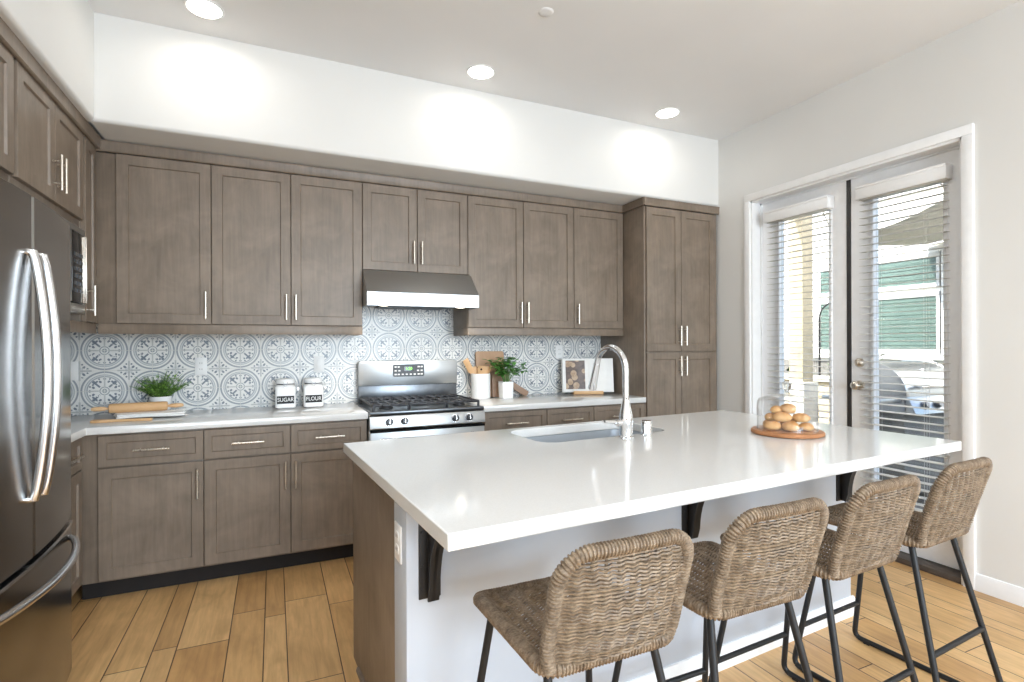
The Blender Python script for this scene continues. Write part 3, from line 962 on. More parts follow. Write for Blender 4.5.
outlet('wall_switch', 'white rocker switch on the tile above the flour jar', Matrix.Translation((.293, bt_y, 1.20)), True)
outlet('wall_switch', 'white rocker switch on the tile beside the refrigerator', Matrix.Translation((-1.115, bt_y, 1.183)), True)

# corbel brackets under the overhang
def corbel(lx, label):
    t = thing('corbel_bracket', label, 'bracket', iw(lx, PF, 0), IA, 'black iron island brackets')
    zt, H, Dp = .8735, .300, .30
    b = newbm(); box(b, -.034, -.006, zt - H, .034, 0, zt, .001)
    for z in (.03, .10, .20, .27):
        for x in (-.026, .026): lathe(b, [(0, .003), (.004, .002), (.005, 0), (0, 0)], 10, (x, -.006, zt - z), mat=Matrix.Rotation(PI / 2, 4, 'X'))
    obj('wall_plate', b, 'iron_bracket', t)
    b = newbm(); box(b, -.034, -Dp, zt - .007, .034, -.006, zt, .001); obj('top_plate', b, 'iron_bracket', t)
    curve = []
    for k in range(17):
        q = k / 16
        curve.append((-.045 - (Dp - .06) * (1 - math.cos(q * PI / 2)) ** 1.1, zt - H + .004 + (H - .012) * math.sin(q * PI / 2) ** .9))
    curve[0] = (-.035, zt - H + .002)
    b = newbm(); prism(b, curve + [(-.004, zt - .006), (-.004, zt - H + .002)], 'x', -.006, .006); obj('web', b, 'iron_bracket', t)
    b = newbm()
    poly = curve + [(p[0] + .007, p[1] + .001) for p in reversed(curve)]
    prism(b, poly, 'x', -.016, .018); obj('curved_strap', b, 'iron_bracket', t)
corbel(-1.055, 'black iron bracket under the island corner with the outlet')
corbel(.010, 'black iron bracket under the middle of the island overhang')
corbel(1.020, 'black iron bracket under the island end by the patio doors')

# undermount sink
t = thing('kitchen_sink', 'stainless undermount sink set in the island', 'sink', IC, IA)
b = newbm()
def ringv(pl, z): return [b.verts.new((p[0], p[1], z)) for p in pl]
x0, y0, x1, y1 = SK
lv = [ringv(rrect(x0 - .02, y0 - .02, x1 + .02, y1 + .02, .10, 8), .8725), ringv(rrect(x0, y0, x1, y1, .085, 8), .8725),
      ringv(rrect(x0 + .004, y0 + .004, x1 - .004, y1 - .004, .082, 8), .72), ringv(rrect(x0 + .02, y0 + .02, x1 - .02, y1 - .02, .07, 8), .675),
      ringv(rrect(x0 + .06, y0 + .06, x1 - .06, y1 - .06, .05, 8), .664)]
for a, c in zip(lv, lv[1:]):
    for i in range(len(a)):
        j = (i + 1) % len(a); b.faces.new((a[i], a[j], c[j], c[i]))
b.faces.new(lv[-1])
bmesh.ops.recalc_face_normals(b, faces=b.faces)
obj('basin', b, 'sink_steel', t)
b = newbm(); lathe(b, [(0, .663), (.03, .664), (.042, .667), (.045, .6655)], 24, ((x0 + x1) / 2, (y0 + y1) / 2, 0)); obj('drain', b, 'chrome', t)

# faucet
t = thing('faucet', 'tall chrome gooseneck kitchen faucet behind the sink', 'faucet', iw(-.021, .142, .914), IA)
b = newbm(); lathe(b, [(0, 0), (.034, 0), (.034, .006), (.030, .010), (.0295, .055), (.033, .070), (.030, .100), (.021, .140), (.0165, .165), (.0155, .170), (0, .170)], 28)
obj('body', b, 'chrome', t)
b = newbm(); pts = [(0, 0, .165), (0, 0, .295)]
R0 = .108
for k in range(1, 15):
    a = PI * k / 14 * .93
    pts.append((0, R0 - R0 * math.cos(a), .295 + R0 * math.sin(a)))
tube(b, pts, .0145, 16); obj('spout', b, 'chrome', t)
e = Vector(pts[-1]); dirv = (Vector(pts[-1]) - Vector(pts[-2])).normalized()
b = newbm(); dirv = Vector((0, .30, -.95)).normalized()
tube(b, [e - dirv * .005, e + dirv * .02, e + dirv * .075, e + dirv * .125], [.0155, .0165, .0185, .0205], 18)
tube(b, [e + dirv * .1245, e + dirv * .1275], [.0155, .0155], 18, mi=1)
obj('spray_head', b, ['chrome', 'rubber'], t)
b = newbm(); tube(b, [(-.020, 0, .068), (-.052, 0, .068)], [.017, .0155], 18)
tube(b, [(-.044, 0, .070), (-.085, -.004, .076), (-.125, -.008, .082)], [.0095, .0085, .006], 12)
obj('lever', b, 'chrome', t)
t = tag(obj('air_gap', (lambda b: (lathe(b, [(0, 0), (.027, 0), (.027, .003), (.0245, .005), (.0245, .062), (.022, .066), (0, .067)], 28), b)[1])(newbm()), 'chrome'),
        'small chrome air gap cylinder right of the faucet', 'air gap')
t.location = iw(.104, .147, .9142)
t = tag(obj('air_switch', (lambda b: (lathe(b, [(0, .0012), (.012, .0012), (.0125, .003), (.020, .003), (.0215, 0), (0, 0)], 24), b)[1])(newbm()), 'chrome'),
        'flat round chrome button in the worktop left of the faucet', 'button')
t.location = iw(-.048, .112, .9142)

# ------------------------------------------------------------------ rattan counter stools
def smooth_path(pts, n):
    """resample a closed or open polyline at n even steps"""
    L = [0]
    for a, c in zip(pts, pts[1:]): L.append(L[-1] + (Vector(c) - Vector(a)).length)
    out = []; k = 0
    for i in range(n + 1):
        s = L[-1] * i / n
        while k < len(L) - 2 and L[k + 1] < s: k += 1
        f = (s - L[k]) / max(1e-9, L[k + 1] - L[k])
        out.append(Vector(pts[k]).lerp(Vector(pts[k + 1]), f))
    return out, L[-1]

def wrapped(bm, pts, r, closed=False, pitch=.0085, amp=.0017):
    """a cane wound tube: ridges along its length"""
    p2 = pts + [pts[0]] if closed else pts
    _, L = smooth_path(p2, 4)
    n = int(L / pitch) * 4
    P2, _ = smooth_path(p2, n)
    if closed: P2 = P2[:-1]
    R = [r + amp * (1 if i % 4 in (1, 2) else -1) + random.uniform(-.0004, .0004) for i in range(len(P2))]
    tube(bm, P2, R, 10, closed)

def arc(cx, cy, r, a0, a1, n=8):
    return [(cx + r * math.cos(math.radians(a0 + (a1 - a0) * k / n)), cy + r * math.sin(math.radians(a0 + (a1 - a0) * k / n))) for k in range(n + 1)]

SZ = .636; SH = .168; SYR, SYF = -.195, .215; TZ = .908
def seat_drop(x, y):
    return -.014 * (1 - (x / SH) ** 2) * max(0, 1 - ((y - 0.0) / .21) ** 2) - (.018 * ((y - .13) / .075) ** 2 if y > .13 else 0)
def back_pt(x, s):
    """s 0 at the seat, 1 at the top edge; lean back and a soft hollow"""
    z = SZ + (TZ - SZ) * s
    y = SYR - .075 * s ** 1.15 - .030 * (1 - (x / SH) ** 2) * math.sin(PI * min(1, s * .9 + .1)) * .8 - .010 * (1 - (x / SH) ** 2)
    return (x * (1 - .07 * max(0, 1 - s * 5) ** 2), y, z)

def make_stool():
    t = thing('counter_stool', '', 'stool', (0, 0, 0), 0, 'rattan counter stools along the island')
    # seat rim
    o2 = arc(SH - .065, SYF - .065, .065, 0, 90) + arc(-SH + .065, SYF - .065, .065, 90, 180) + arc(-SH + .03, SYR + .03, .03, 180, 270, 5) + arc(SH - .03, SYR + .03, .03, 270, 360, 5)
    rim = [(x * (1 + .09 * max(0, (y - SYR) / .4)), y - (.010 * (1 - (x / SH) ** 2) if y < SYR + .02 else 0), SZ + (-.018 * max(0, (y - .13) / .075) ** 2 if y > .13 else 0) + 0) for x, y in o2]
    b = newbm(); wrapped(b, rim, .0165, True); seat_rim = obj('seat_rim', b, 'rattan', t)
    # seat weave: strands across, stakes fore and aft
    b = newbm(); sp = .0325; pitch = .0086
    rows = int((SYF - SYR - .02) / .0112)
    def lim(y):
        g = 1 + .09 * max(0, (y - SYR) / .4)
        if y > SYF - .065: return g * (SH - .065 + math.sqrt(max(0, .065 ** 2 - (y - SYF + .065) ** 2)))
        return SH * g
    for i in range(rows):
        y = SYR + .012 + i * .0112
        w = lim(y) - .006
        m = max(8, int(w * 2 / sp * 6)); pts = []
        for k in range(m + 1):
            x = -w + 2 * w * k / m
            pts.append((x, y + random.uniform(-.0006, .0006) + .0014 * math.sin(2 * PI * x / sp), SZ + .004 + seat_drop(x, y) + .0030 * math.cos(2 * PI * x / sp)))
        tube(b, pts, .0033, 5, cap=False)
    for k in range(-5, 6):
        x = k * sp
        if abs(x) > SH - .02: continue
        ys = [SYR + (SYF - SYR - .004) * q / 14 for q in range(15)]
        tube(b, [(x, y, SZ + .004 + seat_drop(x, y)) for y in ys], .0042, 5, cap=False)
    obj('seat_weave', b, 'rattan', t)
    # back rim
    b = newbm(); rr = .07
    path = []
    for k in range(9): path.append(back_pt(-SH, k / 8 * (1 - rr / (TZ - SZ))))
    for k in range(1, 9):
        a = math.radians(180 - 90 * k / 8); path.append(back_pt(-SH + rr + rr * math.cos(a), 1 - rr / (TZ - SZ) + rr / (TZ - SZ) * math.sin(a)))
    for k in range(1, 9): path.append(back_pt(-SH + rr + (2 * SH - 2 * rr) * k / 8, 1.0))
    for k in range(1, 9):
        a = math.radians(90 - 90 * k / 8); path.append(back_pt(SH - rr + rr * math.cos(a), 1 - rr / (TZ - SZ) + rr / (TZ - SZ) * math.sin(a)))
    for k in range(1, 9): path.append(back_pt(SH, (1 - rr / (TZ - SZ)) * (1 - k / 8)))
    wrapped(b, path, .0155); obj('back_rim', b, 'rattan', t)
    b = newbm()
    rows = int((TZ - SZ) / pitch)
    for i in range(1, rows):
        s = i / rows; z = (TZ - SZ) * s; top = TZ - SZ - rr
        w = SH - .005 if z < top else SH - rr + math.sqrt(max(0, rr ** 2 - (z - top) ** 2)) - .006
        m = max(8, int(w * 2 / sp * 6)); pts = []
        for k in range(m + 1):
            x = -w + 2 * w * k / m
            q = Vector(back_pt(x, s)); q.y -= .0030 + .0026 * math.cos(2 * PI * x / sp); q.z += random.uniform(-.0006, .0006) + .0011 * math.sin(2 * PI * x / sp + .7 * i)
            pts.append(q)
        tube(b, pts, .0033, 5, cap=False)
    for k in range(-5, 6):
        x = k * sp
        tube(b, [back_pt(x, q / 12 * (.985 if abs(x) < SH - rr else .94)) for q in range(13)], .0042, 5, cap=False)
    obj('back_weave', b, 'rattan', t)
    # iron sled legs
    for s in (-1, 1):
        top_f, top_r = Vector((s * .150, .140, SZ - .018)), Vector((s * .142, -.160, SZ - .018))
        ff, fr = Vector((s * .218, .235, .011)), Vector((s * .218, -.300, .011))
        def corner(a, c, d, r=.035, n=5):
            p = c + (a - c).normalized() * r; q = c + (d - c).normalized() * r
            return [p.lerp(c, k / n).lerp(c.lerp(q, k / n), k / n) for k in range(n + 1)]
        b = newbm(); tube(b, [top_f] + corner(top_f, ff, fr)[:4], .0105, 12); lg = obj('leg', b, 'stool_iron', t)
        b = newbm(); tube(b, corner(top_f, ff, fr)[3:] + corner(ff, fr, top_r)[:3], .0105, 12)
        rn = obj('floor_runner', b, 'stool_iron', t)
        for yy in (.18, -.24):
            c = newbm(); box(c, s * .218 - .011, yy - .012, 0, s * .218 + .011, yy + .012, .006, .001); obj('foot_pad', c, 'rubber', rn)
        b = newbm(); tube(b, corner(ff, fr, top_r)[2:] + [top_r], .0105, 12); obj('leg', b, 'stool_iron', t)
    def at(a, c, z): return a.lerp(c, (z - a.z) / (c.z - a.z))
    b = newbm()
    for z, pa, pb in ((.175, (.150, .140, SZ - .018), (.218, .235, .011)),):
        L0 = at(Vector(pa), Vector(pb), z); tube(b, [(-L0.x, L0.y, z), (L0.x, L0.y, z)], .0095, 12)
    obj('footrest', b, 'stool_iron', t)
    b = newbm(); L0 = at(Vector((.142, -.160, SZ - .018)), Vector((.218, -.300, .011)), .275)
    tube(b, [(-L0.x, L0.y, .275), (L0.x, L0.y, .275)], .0095, 12); obj('rear_rung', b, 'stool_iron', t)
    b = newbm()
    for yy, xx in ((.140, .150), (-.160, .142)): tube(b, [(-xx, yy, SZ - .020), (xx, yy, SZ - .020)], .0095, 10)
    for s in (-1, 1): tube(b, [(s * .150, .140, SZ - .020), (s * .142, -.160, SZ - .020)], .0095, 10)
    obj('seat_frame', b, 'stool_iron', t)
    return t
st0 = make_stool()
STOOLS = [(.690, 1.193, 0, 'rattan counter stool nearest the island corner with the outlet, first of the row'),
          (1.190, 1.223, 0, 'rattan counter stool second from the island corner with the outlet'),
          (1.672, 1.258, .06, 'rattan counter stool second from the patio doors'),
          (2.185, 1.300, .07, 'rattan counter stool nearest the patio doors, last of the row')]
for i, (x, y, a, lab) in enumerate(STOOLS):
    s = st0 if i == 0 else copy_tree(st0)
    s.location = (x, y, 0); s.rotation_euler = (0, 0, a); s['label'] = lab

# ------------------------------------------------------------------ things on the left worktop
CT = .9145
# potted herb
def leaf(bm, base, d, up, L, W, mi=0, fold=.25):
    d = Vector(d).normalized(); up = Vector(up); side = d.cross(up)
    if side.length < 1e-4: side = d.orthogonal()
    side.normalize(); nrm = side.cross(d)
    rows = [(0, .08), (.25, .75), (.5, 1), (.78, .7), (1, .04)]
    L3 = []
    for q, w in rows:
        c = Vector(base) + d * L * q - nrm * (L * .18 * q * q)
        L3.append([bm.verts.new(c + side * W * w * .5 + nrm * W * fold * w * .5), bm.verts.new(c), bm.verts.new(c - side * W * w * .5 + nrm * W * fold * w * .5)])
    for a, c in zip(L3, L3[1:]):
        for k in range(2):
            f = bm.faces.new((a[k], a[k + 1], c[k + 1], c[k])); f.material_index = mi
rng = random.Random(3)
t = thing('potted_herb', 'feathery green herb in a small round white pot behind the rolling pin', 'plant', (-.640, 3.885, CT))
t.scale = (1.08, 1.08, 1.16)
b = newbm(); lathe(b, [(0, 0), (.044, 0), (.047, .003), (.054, .088), (.054, .092), (.050, .092), (.048, .080), (0, .078)], 32); obj('pot', b, 'ceramic_white', t)
b = newbm(); lathe(b, [(0, .082), (.049, .080)], 20); obj('soil', b, 'soil', t)
b = newbm(); s2 = newbm()
for i in range(80):
    a = rng.uniform(0, 2 * PI); tiltv = rng.uniform(.1, 1.25); L = rng.uniform(.08, .165)
    p0 = Vector((math.cos(a) * .03 * rng.random(), math.sin(a) * .03 * rng.random(), .078))
    d = Vector((math.cos(a) * tiltv, math.sin(a) * tiltv * .8, 1)).normalized()
    pts = [p0 + d * L * q / 4 + Vector((math.cos(a), math.sin(a), -.4)) * .03 * (q / 4) ** 2 for q in range(5)]
    tube(s2, pts, .0011, 4, cap=False)
    for q in range(9):
        c = pts[min(4, 1 + q // 3)]; aa = rng.uniform(0, 2 * PI)
        leaf(b, c + d * rng.uniform(-.008, .012), (math.cos(aa), math.sin(aa), rng.uniform(-.1, .7)), (0, 0, 1), rng.uniform(.016, .030), rng.uniform(.011, .019))
obj('foliage', b, 'herb_green', t); obj('stems', s2, 'stem_green', t)

# towel, rolling pin, spatula
b = newbm()
nx, ny = 26, 14
def towel_z(u, w): return .006 + .010 * (.5 + .5 * math.sin(5.2 * u + 2.1 * w)) * (.3 + .7 * w) + .006 * math.sin(9 * w + 2 * u)
for lay in range(2):
    g = []
    for i in range(nx + 1):
        row = []
        for j in range(ny + 1):
            u, w = i / nx, j / ny
            x = -.165 + .33 * u + .012 * math.sin(7 * w + lay); y = -.085 + .17 * w + .01 * math.sin(6 * u + lay)
            row.append(b.verts.new((x - lay * .006, y + lay * .008, .002 + lay * .011 + max(0, towel_z(u, w) * (.62 - .1 * lay)))))
        g.append(row)
    for i in range(nx):
        for j in range(ny): b.faces.new((g[i][j], g[i + 1][j], g[i + 1][j + 1], g[i][j + 1]))
tw = tag(obj('tea_towel', b, 'linen_white'), 'folded white tea towel under the rolling pin', 'towel')
sm = tw.modifiers.new('thick', 'SOLIDIFY'); sm.thickness = .012; sm.offset = 1
sm = tw.modifiers.new('soft', 'SUBSURF'); sm.levels = 1; sm.render_levels = 1
tw.location = (-.655, 3.700, CT); tw.rotation_euler = (0, 0, math.radians(7))
t = thing('rolling_pin', 'beech rolling pin lying on the folded white towel', 'rolling pin', (-.725, 3.740, CT + .0585), math.radians(5))
RY = Matrix.Rotation(PI / 2, 4, 'Y')
b = newbm(); lathe(b, [(0, -.142), (.022, -.142), (.0265, -.137), (.0275, -.115), (.0275, .115), (.0265, .137), (.022, .142), (0, .142)], 28, mat=RY); obj('barrel', b, 'beech', t)
for s in (-1, 1):
    b = newbm()
    lathe(b, [(0, .141), (.007, .141), (.007, .150), (.011, .160), (.0135, .180), (.012, .210), (.008, .222), (0, .225)], 18, mat=RY if s > 0 else Matrix.Rotation(-PI / 2, 4, 'Y'))
    obj('handle', b, 'pale_maple', t, label='pale handle')
b = newbm()
pl = [(-.13, -.011), (-.05, -.009), (.02, -.008), (.05, -.014), (.085, -.026), (.125, -.024), (.13, 0), (.125, .024), (.085, .026), (.05, .014), (.02, .008), (-.05, .009), (-.13, .011), (-.136, 0)]
prism(b, [(p[0] * 1.1, p[1] * 1.15) for p in pl], 'z', 0, .014, .003)
t = tag(obj('wooden_spatula', b, 'beech'), 'flat wooden spatula lying at the front of the corner worktop', 'spatula')
t.location = (-.770, 3.560, CT); t.rotation_euler = (0, 0, math.radians(172))

# jars
def jar(x, y, word, label):
    t = thing('storage_jar', label, 'jar', (x, y, CT), 0, 'white lidded storage jars')
    t.scale = (1.06, 1.06, 1.09)
    b = newbm()
    w = .060
    lv = []
    for hw, z, r in ((w - .006, 0, .016), (w, .005, .018), (w, .128, .018), (w - .008, .140, .03), (w - .012, .143, .035)):
        lv.append([b.verts.new((p[0], p[1], z)) for p in rrect(-hw, -hw, hw, hw, r, 5)])
    b.faces.new(list(reversed(lv[0])))
    for a, c in zip(lv, lv[1:]):
        for i in range(len(a)):
            j = (i + 1) % len(a); b.faces.new((a[i], a[j], c[j], c[i]))
    b.faces.new(lv[-1])
    obj('body', b, 'ceramic_white', t)
    b = newbm()
    lathe(b, [(0, .143), (.049, .143), (.049, .147), (.055, .149), (.056, .153), (.056, .168), (.052, .176), (.030, .180), (0, .181)], 32)
    obj('lid', b, 'ceramic_white', t)
    b = newbm(); lathe(b, [(.050, .1425), (.053, .1425), (.053, .1478), (.050, .1478)], 32); obj('seal', b, 'dark_steel_band', t)
    b = newbm()
    tube(b, [(-.012, -.056, .158), (-.008, -.064, .140), (0, -.066, .124), (.008, -.064, .140), (.012, -.056, .158)], .0015, 8)
    obj('wire_hook', b, 'chrome', t)
    b = newbm()
    tube(b, [(.056, -.012, .158), (.070, -.012, .150), (.074, -.012, .120), (.070, -.012, .100), (.061, -.012, .098)], .0018, 8)
    tube(b, [(.056, .012, .158), (.070, .012, .150), (.074, .012, .120), (.070, .012, .100), (.061, .012, .098)], .0018, 8)
    box(b, .066, -.013, .100, .082, .013, .126, .004)
    obj('wire_clasp', b, 'chrome', t)
    b = newbm(); box(b, -.050, -w - .0012, .028, .050, -w + .001, .075, .0006); lb = obj('label_plate', b, 'chalkboard', t)
    text_mesh(word, .034, 'lettering', 'chalk_text', lb, (0, -w - .0015, .0515), Matrix.Rotation(PI / 2, 4, 'X'), sx=.88)
jar(.070, 3.895, 'SUGAR', 'square white lidded jar with SUGAR label, left of its twin')
jar(.246, 3.895, 'FLOUR', 'square white lidded jar with FLOUR label, beside the range')

# ------------------------------------------------------------------ things on the right worktop
t = thing('utensil_crock', 'plain white utensil crock holding wooden spoons beside the range', 'crock', (1.475, 3.880, CT))
b = newbm(); lathe(b, [(0, 0), (.072, 0), (.075, .003), (.075, .190), (.0735, .194), (.070, .194), (.069, .190), (.069, .008), (0, .008)], 36); obj('pot', b, 'matte_white', t)
def utensil(kind, base, tip, label, mat='pale_maple', roll=0.0):
    a, c = Vector(base), Vector(tip)
    L = (c - a).length
    b = newbm()
    if kind == 'spoon':
        tube(b, [(0, 0, 0), (0, 0, L * .70)], [.006, .005], 10)
        lv = []
        prof = [(.70, .006), (.74, .016), (.80, .025), (.88, .029), (.95, .022), (1.0, .006)]
        lathe_pts = []
        for q, w in prof:
            lv.append([b.verts.new((w * math.cos(2 * PI * k / 12), .0045 * math.sin(2 * PI * k / 12) - .004 * math.sin((q - .7) / .3 * PI), L * q)) for k in range(12)])
        for p, q in zip(lv, lv[1:]):
            for k in range(12): b.faces.new((p[k], p[(k + 1) % 12], q[(k + 1) % 12], q[k]))
        b.faces.new(lv[-1]); b.faces.new(list(reversed(lv[0])))
    elif kind == 'spatula':
        tube(b, [(0, 0, 0), (0, 0, L * .62)], [.006, .0055], 10)
        prism(b, [(-.009, L * .58), (.009, L * .58), (.024, L * .70), (.027, L), (-.020, L * .985), (-.024, L * .70)], 'y', -.003, .003, .001)
    else:
        prism(b, [(-.010, 0), (.010, 0), (.012, L * .6), (.044, L * .70), (.050, L * .97), (.040, L), (-.040, L), (-.050, L * .97), (-.044, L * .70), (-.012, L * .6)], 'y', -.005, .005, .002)
        lathe(b, [(0, 0), (.008, 0), (.008, .0112), (0, .0112)], 16, (-.02, .0056, L * .88), mi=1, mat=Matrix.Rotation(PI / 2, 4, 'X'))
    bmesh.ops.recalc_face_normals(b, faces=b.faces)
    o = tag(obj('wooden_' + ('paddle' if kind == 'paddle' else kind), b, [mat, 'soil']), label, 'utensil', 'wooden utensils in the white crock')
    o.location = a
    zd = (c - a).normalized(); yd = (Vector((.37, .93, 0)) - zd * zd.dot(Vector((.37, .93, 0)))).normalized(); xd = yd.cross(zd)
    q = Matrix((xd, yd, zd)).transposed().to_quaternion()
    o.rotation_mode = 'QUATERNION'; o.rotation_quaternion = q @ Matrix.Rotation(roll, 3, 'Z').to_quaternion()
cz = CT + .012
utensil('spatula', (1.522, 3.908, cz), (1.352, 3.905, CT + .305), 'pale wooden spatula leaning out of the crock toward the range', roll=0)
utensil('spoon', (1.455, 3.900, cz), (1.440, 3.915, CT + .250), 'short wooden spoon at the back of the white crock', roll=.3)
utensil('paddle', (1.468, 3.868, cz), (1.500, 3.866, CT + .252), 'broad wooden paddle with a round hole in the white crock', 'beech', roll=0)
utensil('spoon', (1.455, 3.842, cz), (1.552, 3.840, CT + .272), 'thin wooden spoon leaning out of the crock toward the potted basil', roll=1.4)

def board(label, poly, th, mat, loc, rx, rz, ry=0, hole=None):
    b = newbm(); prism(b, poly, 'y', -th / 2, th / 2, .003)
    if hole: lathe(b, [(0, 0), (hole[2], 0), (hole[2], th + .001), (0, th + .001)], 18, (hole[0], th / 2 + .0005, hole[1]), mi=1, mat=Matrix.Rotation(PI / 2, 4, 'X'))
    o = tag(obj('cutting_board', b, [mat, 'soil']), label, 'cutting board', 'cutting boards leaning on the tile')
    o.location = loc
    o.rotation_euler = (rx, ry, rz)
board('large pale rectangular cutting board leaning on the tile behind the crock', rrect(-.122, 0, .122, .365, .018), .018, 'pink_maple',
      (1.592, 3.948, CT + .002), -.11, 0)
board('brown rectangular cutting board standing behind the potted basil', rrect(-.075, 0, .075, .205, .01), .016, 'walnut', (1.660, 3.912, CT + .002), -.10, 0)
board('small greyish wooden board lying tilted on its edge, right of the potted basil', rrect(-.025, 0, .025, .20, .006), .016, 'walnut', (1.905, 3.935, CT + .008), -.04, 0, -1.02)

t = thing('potted_basil', 'leafy green plant in a square white pot before the cutting boards', 'plant', (1.655, 3.800, CT))
b = newbm()
lv = []
for hw, z, r in ((.041, 0, .006), (.044, .003, .008), (.047, .128, .008), (.0465, .130, .008), (.043, .130, .006), (.042, .111, .006)):
    lv.append([b.verts.new((p[0], p[1], z)) for p in rrect(-hw, -hw, hw, hw, r, 3)])
b.faces.new(list(reversed(lv[0])))
for a, c in zip(lv, lv[1:]):
    for i in range(len(a)): b.faces.new((a[i], a[(i + 1) % len(a)], c[(i + 1) % len(a)], c[i]))
b.faces.new(lv[-1])
obj('pot', b, 'matte_white', t)
b = newbm(); box(b, -.0425, -.0425, .106, .0425, .0425, .1125); obj('soil', b, 'soil', t)
b = newbm(); s2 = newbm()
for i in range(20):
    a = 2 * PI * i / 20 + rng.uniform(-.2, .2); out = rng.uniform(.02, .125); hgt = rng.uniform(.07, .20)
    p0 = Vector((math.cos(a) * .015, math.sin(a) * .015, .115))
    p2 = p0 + Vector((math.cos(a) * out * 1.25, math.sin(a) * out * .7, hgt))
    p1 = p0 + Vector((math.cos(a) * out * .3, math.sin(a) * out * .2, hgt * .7))
    pts = [p0.lerp(p1, q / 5).lerp(p1.lerp(p2, q / 5), q / 5) for q in range(6)]
    tube(s2, pts, .0017, 5, cap=False)
    for q in (3, 4, 5):
        for k in range(4):
            aa = rng.uniform(0, 2 * PI)
            leaf(b, pts[q], (math.cos(aa), math.sin(aa), rng.uniform(-.25, .45)), (0, 0, 1), rng.uniform(.040, .062), rng.uniform(.026, .038))
obj('foliage', b, 'leaf_green', t); obj('stems', s2, 'stem_green', t)

# cookbook on its stand
bx, by = 2.415, 3.815
t = thing('book_stand', 'low wooden book stand under the open cookbook', 'book stand', (bx, by, CT), -.38)
b = newbm(); box(b, -.125, -.035, 0, .125, .075, .014, .003); obj('base', b, 'beech', t)
b = newbm(); box(b, -.125, -.044, .0, .125, -.035, .028, .003); obj('front_lip', b, 'beech', t)
b = newbm(); box(b, -.06, .062, .012, .06, .072, .16, .003); obj('back_rest', b, 'beech', t)
t = thing('open_cookbook', 'open cookbook with a food picture on its left page, against the tile', 'book', (bx, by - .010, CT + .0155))
t.rotation_euler = (-.16, 0, -.38); t.scale = (1.04, 1, 1.05)
b = newbm()
def page_block(bm, s):
    pts = []
    W = .206
    for k in range(11):
        q = k / 10; pts.append((s * W * q, -.012 * math.sin(PI * min(1, q * 1.25)) * (1 - q * .6) - .004))
    pts += [(s * W, .010), (0, .010)]
    prism(bm, pts, 'z', .004, .270)
for s, nm in ((-1, 'left_pages'), (1, 'right_pages')):
    b = newbm(); page_block(b, s); pg = obj(nm, b, 'page_white', t, 50)
    if s < 0: lp = pg
b = newbm(); box(b, -.212, .0105, 0, .212, .0135, .274, .001); obj('cover', b, 'page_white', t)
b = newbm(); vs = []
for k in range(9):
    q = .12 + .76 * k / 8; y = -.012 * math.sin(PI * min(1, q * 1.25)) * (1 - q * .6) - .0055
    vs.append((b.verts.new((-.206 * q, y, .024)), b.verts.new((-.206 * q, y, .255))))
for a, c in zip(vs, vs[1:]): b.faces.new((a[0], a[1], c[1], c[0]))
obj('picture', b, 'page_picture', lp)

# ------------------------------------------------------------------ cake board, dome, buns on the island
DC = Vector((2.162, 1.712, 0))
b = newbm(); lathe(b, [(0, 0), (.144, 0), (.153, .004), (.154, .012), (.149, .019), (.12, .0195), (0, .0195)], 56)
cb = tag(obj('cake_board', b, 'acacia'), 'round wooden cake board on the island', 'board'); cb.location = (DC.x, DC.y, CT)
t = thing('cake_dome', 'clear glass cake dome with a ball knob over the buns', 'cake dome', (DC.x, DC.y, CT + .020))
t.scale = (.92, .92, .97)
b = newbm()
prof_o = [(.1375, 0), (.1385, .10), (.137, .128), (.128, .145), (.09, .158), (.03, .168), (0, .170)]
lathe(b, prof_o, 64); lathe(b, [(max(0, r - .0035), z - (.0035 if z > .12 else 0)) for r, z in prof_o], 64); obj('glass_shell', b, 'dome_glass', t)
b = newbm(); lathe(b, [(.1345, .0), (.1385, .0), (.1395, .003), (.1385, .006), (.1345, .006), (.1345, 0)], 64); obj('rim', b, 'dome_glass', t)
b = newbm(); lathe(b, [(0, .170), (.016, .171), (.011, .180), (.010, .186), (.018, .194), (.0225, .207), (.021, .219), (.013, .229), (0, .232)], 32); obj('knob', b, 'solid_glass', t)
def bun_mesh(i):
    b = newbm()
    bmesh.ops.create_icosphere(b, subdivisions=4, radius=1)
    r = random.Random(i)
    ph = [r.uniform(0, 6) for _ in range(4)]
    for v in b.verts:
        x, y, z = v.co
        k = 1 + .05 * math.sin(3 * x + ph[0]) + .04 * math.sin(4 * y + ph[1]) + .02 * math.sin(9 * x + 7 * y + ph[2])
        zz = (max(z, -.72) * (.9 if z < 0 else 1))
        v.co = Vector((x * .0375 * k, y * .032 * k, zz * .0250 * k))
    return b
BZ = CT + .0205
view = Vector((.78, .62, 0)); side = Vector((.62, -.78, 0))       # away from the viewer, to the right
BUNS = [(-.066, -.045, 0, .2, 1.0, 'round bun at the bottom left of the pile under the dome'),
        (.012, -.050, 0, 0, 1.02, 'pale bun at the bottom front of the pile under the dome'),
        (.078, -.010, 0, .5, .85, 'small bun at the bottom right of the pile under the dome'),
        (-.078, .030, 0, .9, .9, 'bun at the bottom back left of the pile under the dome'),
        (.005, .045, 0, .4, 1.0, 'bun at the bottom back of the pile under the dome'),
        (-.022, -.020, .0365, 0, 1.08, 'golden bun in the middle layer at the front of the pile'),
        (.058, .005, .036, -.2, .98, 'bun in the middle layer at the right of the pile'),
        (-.074, .012, .035, 1.1, .78, 'small bun in the middle layer at the left of the pile'),
        (.004, .012, .0735, .1, 1.0, 'golden bun at the very top of the pile'),
        (-.046, .016, .069, .7, .82, 'smaller bun beside the top one on the pile')]
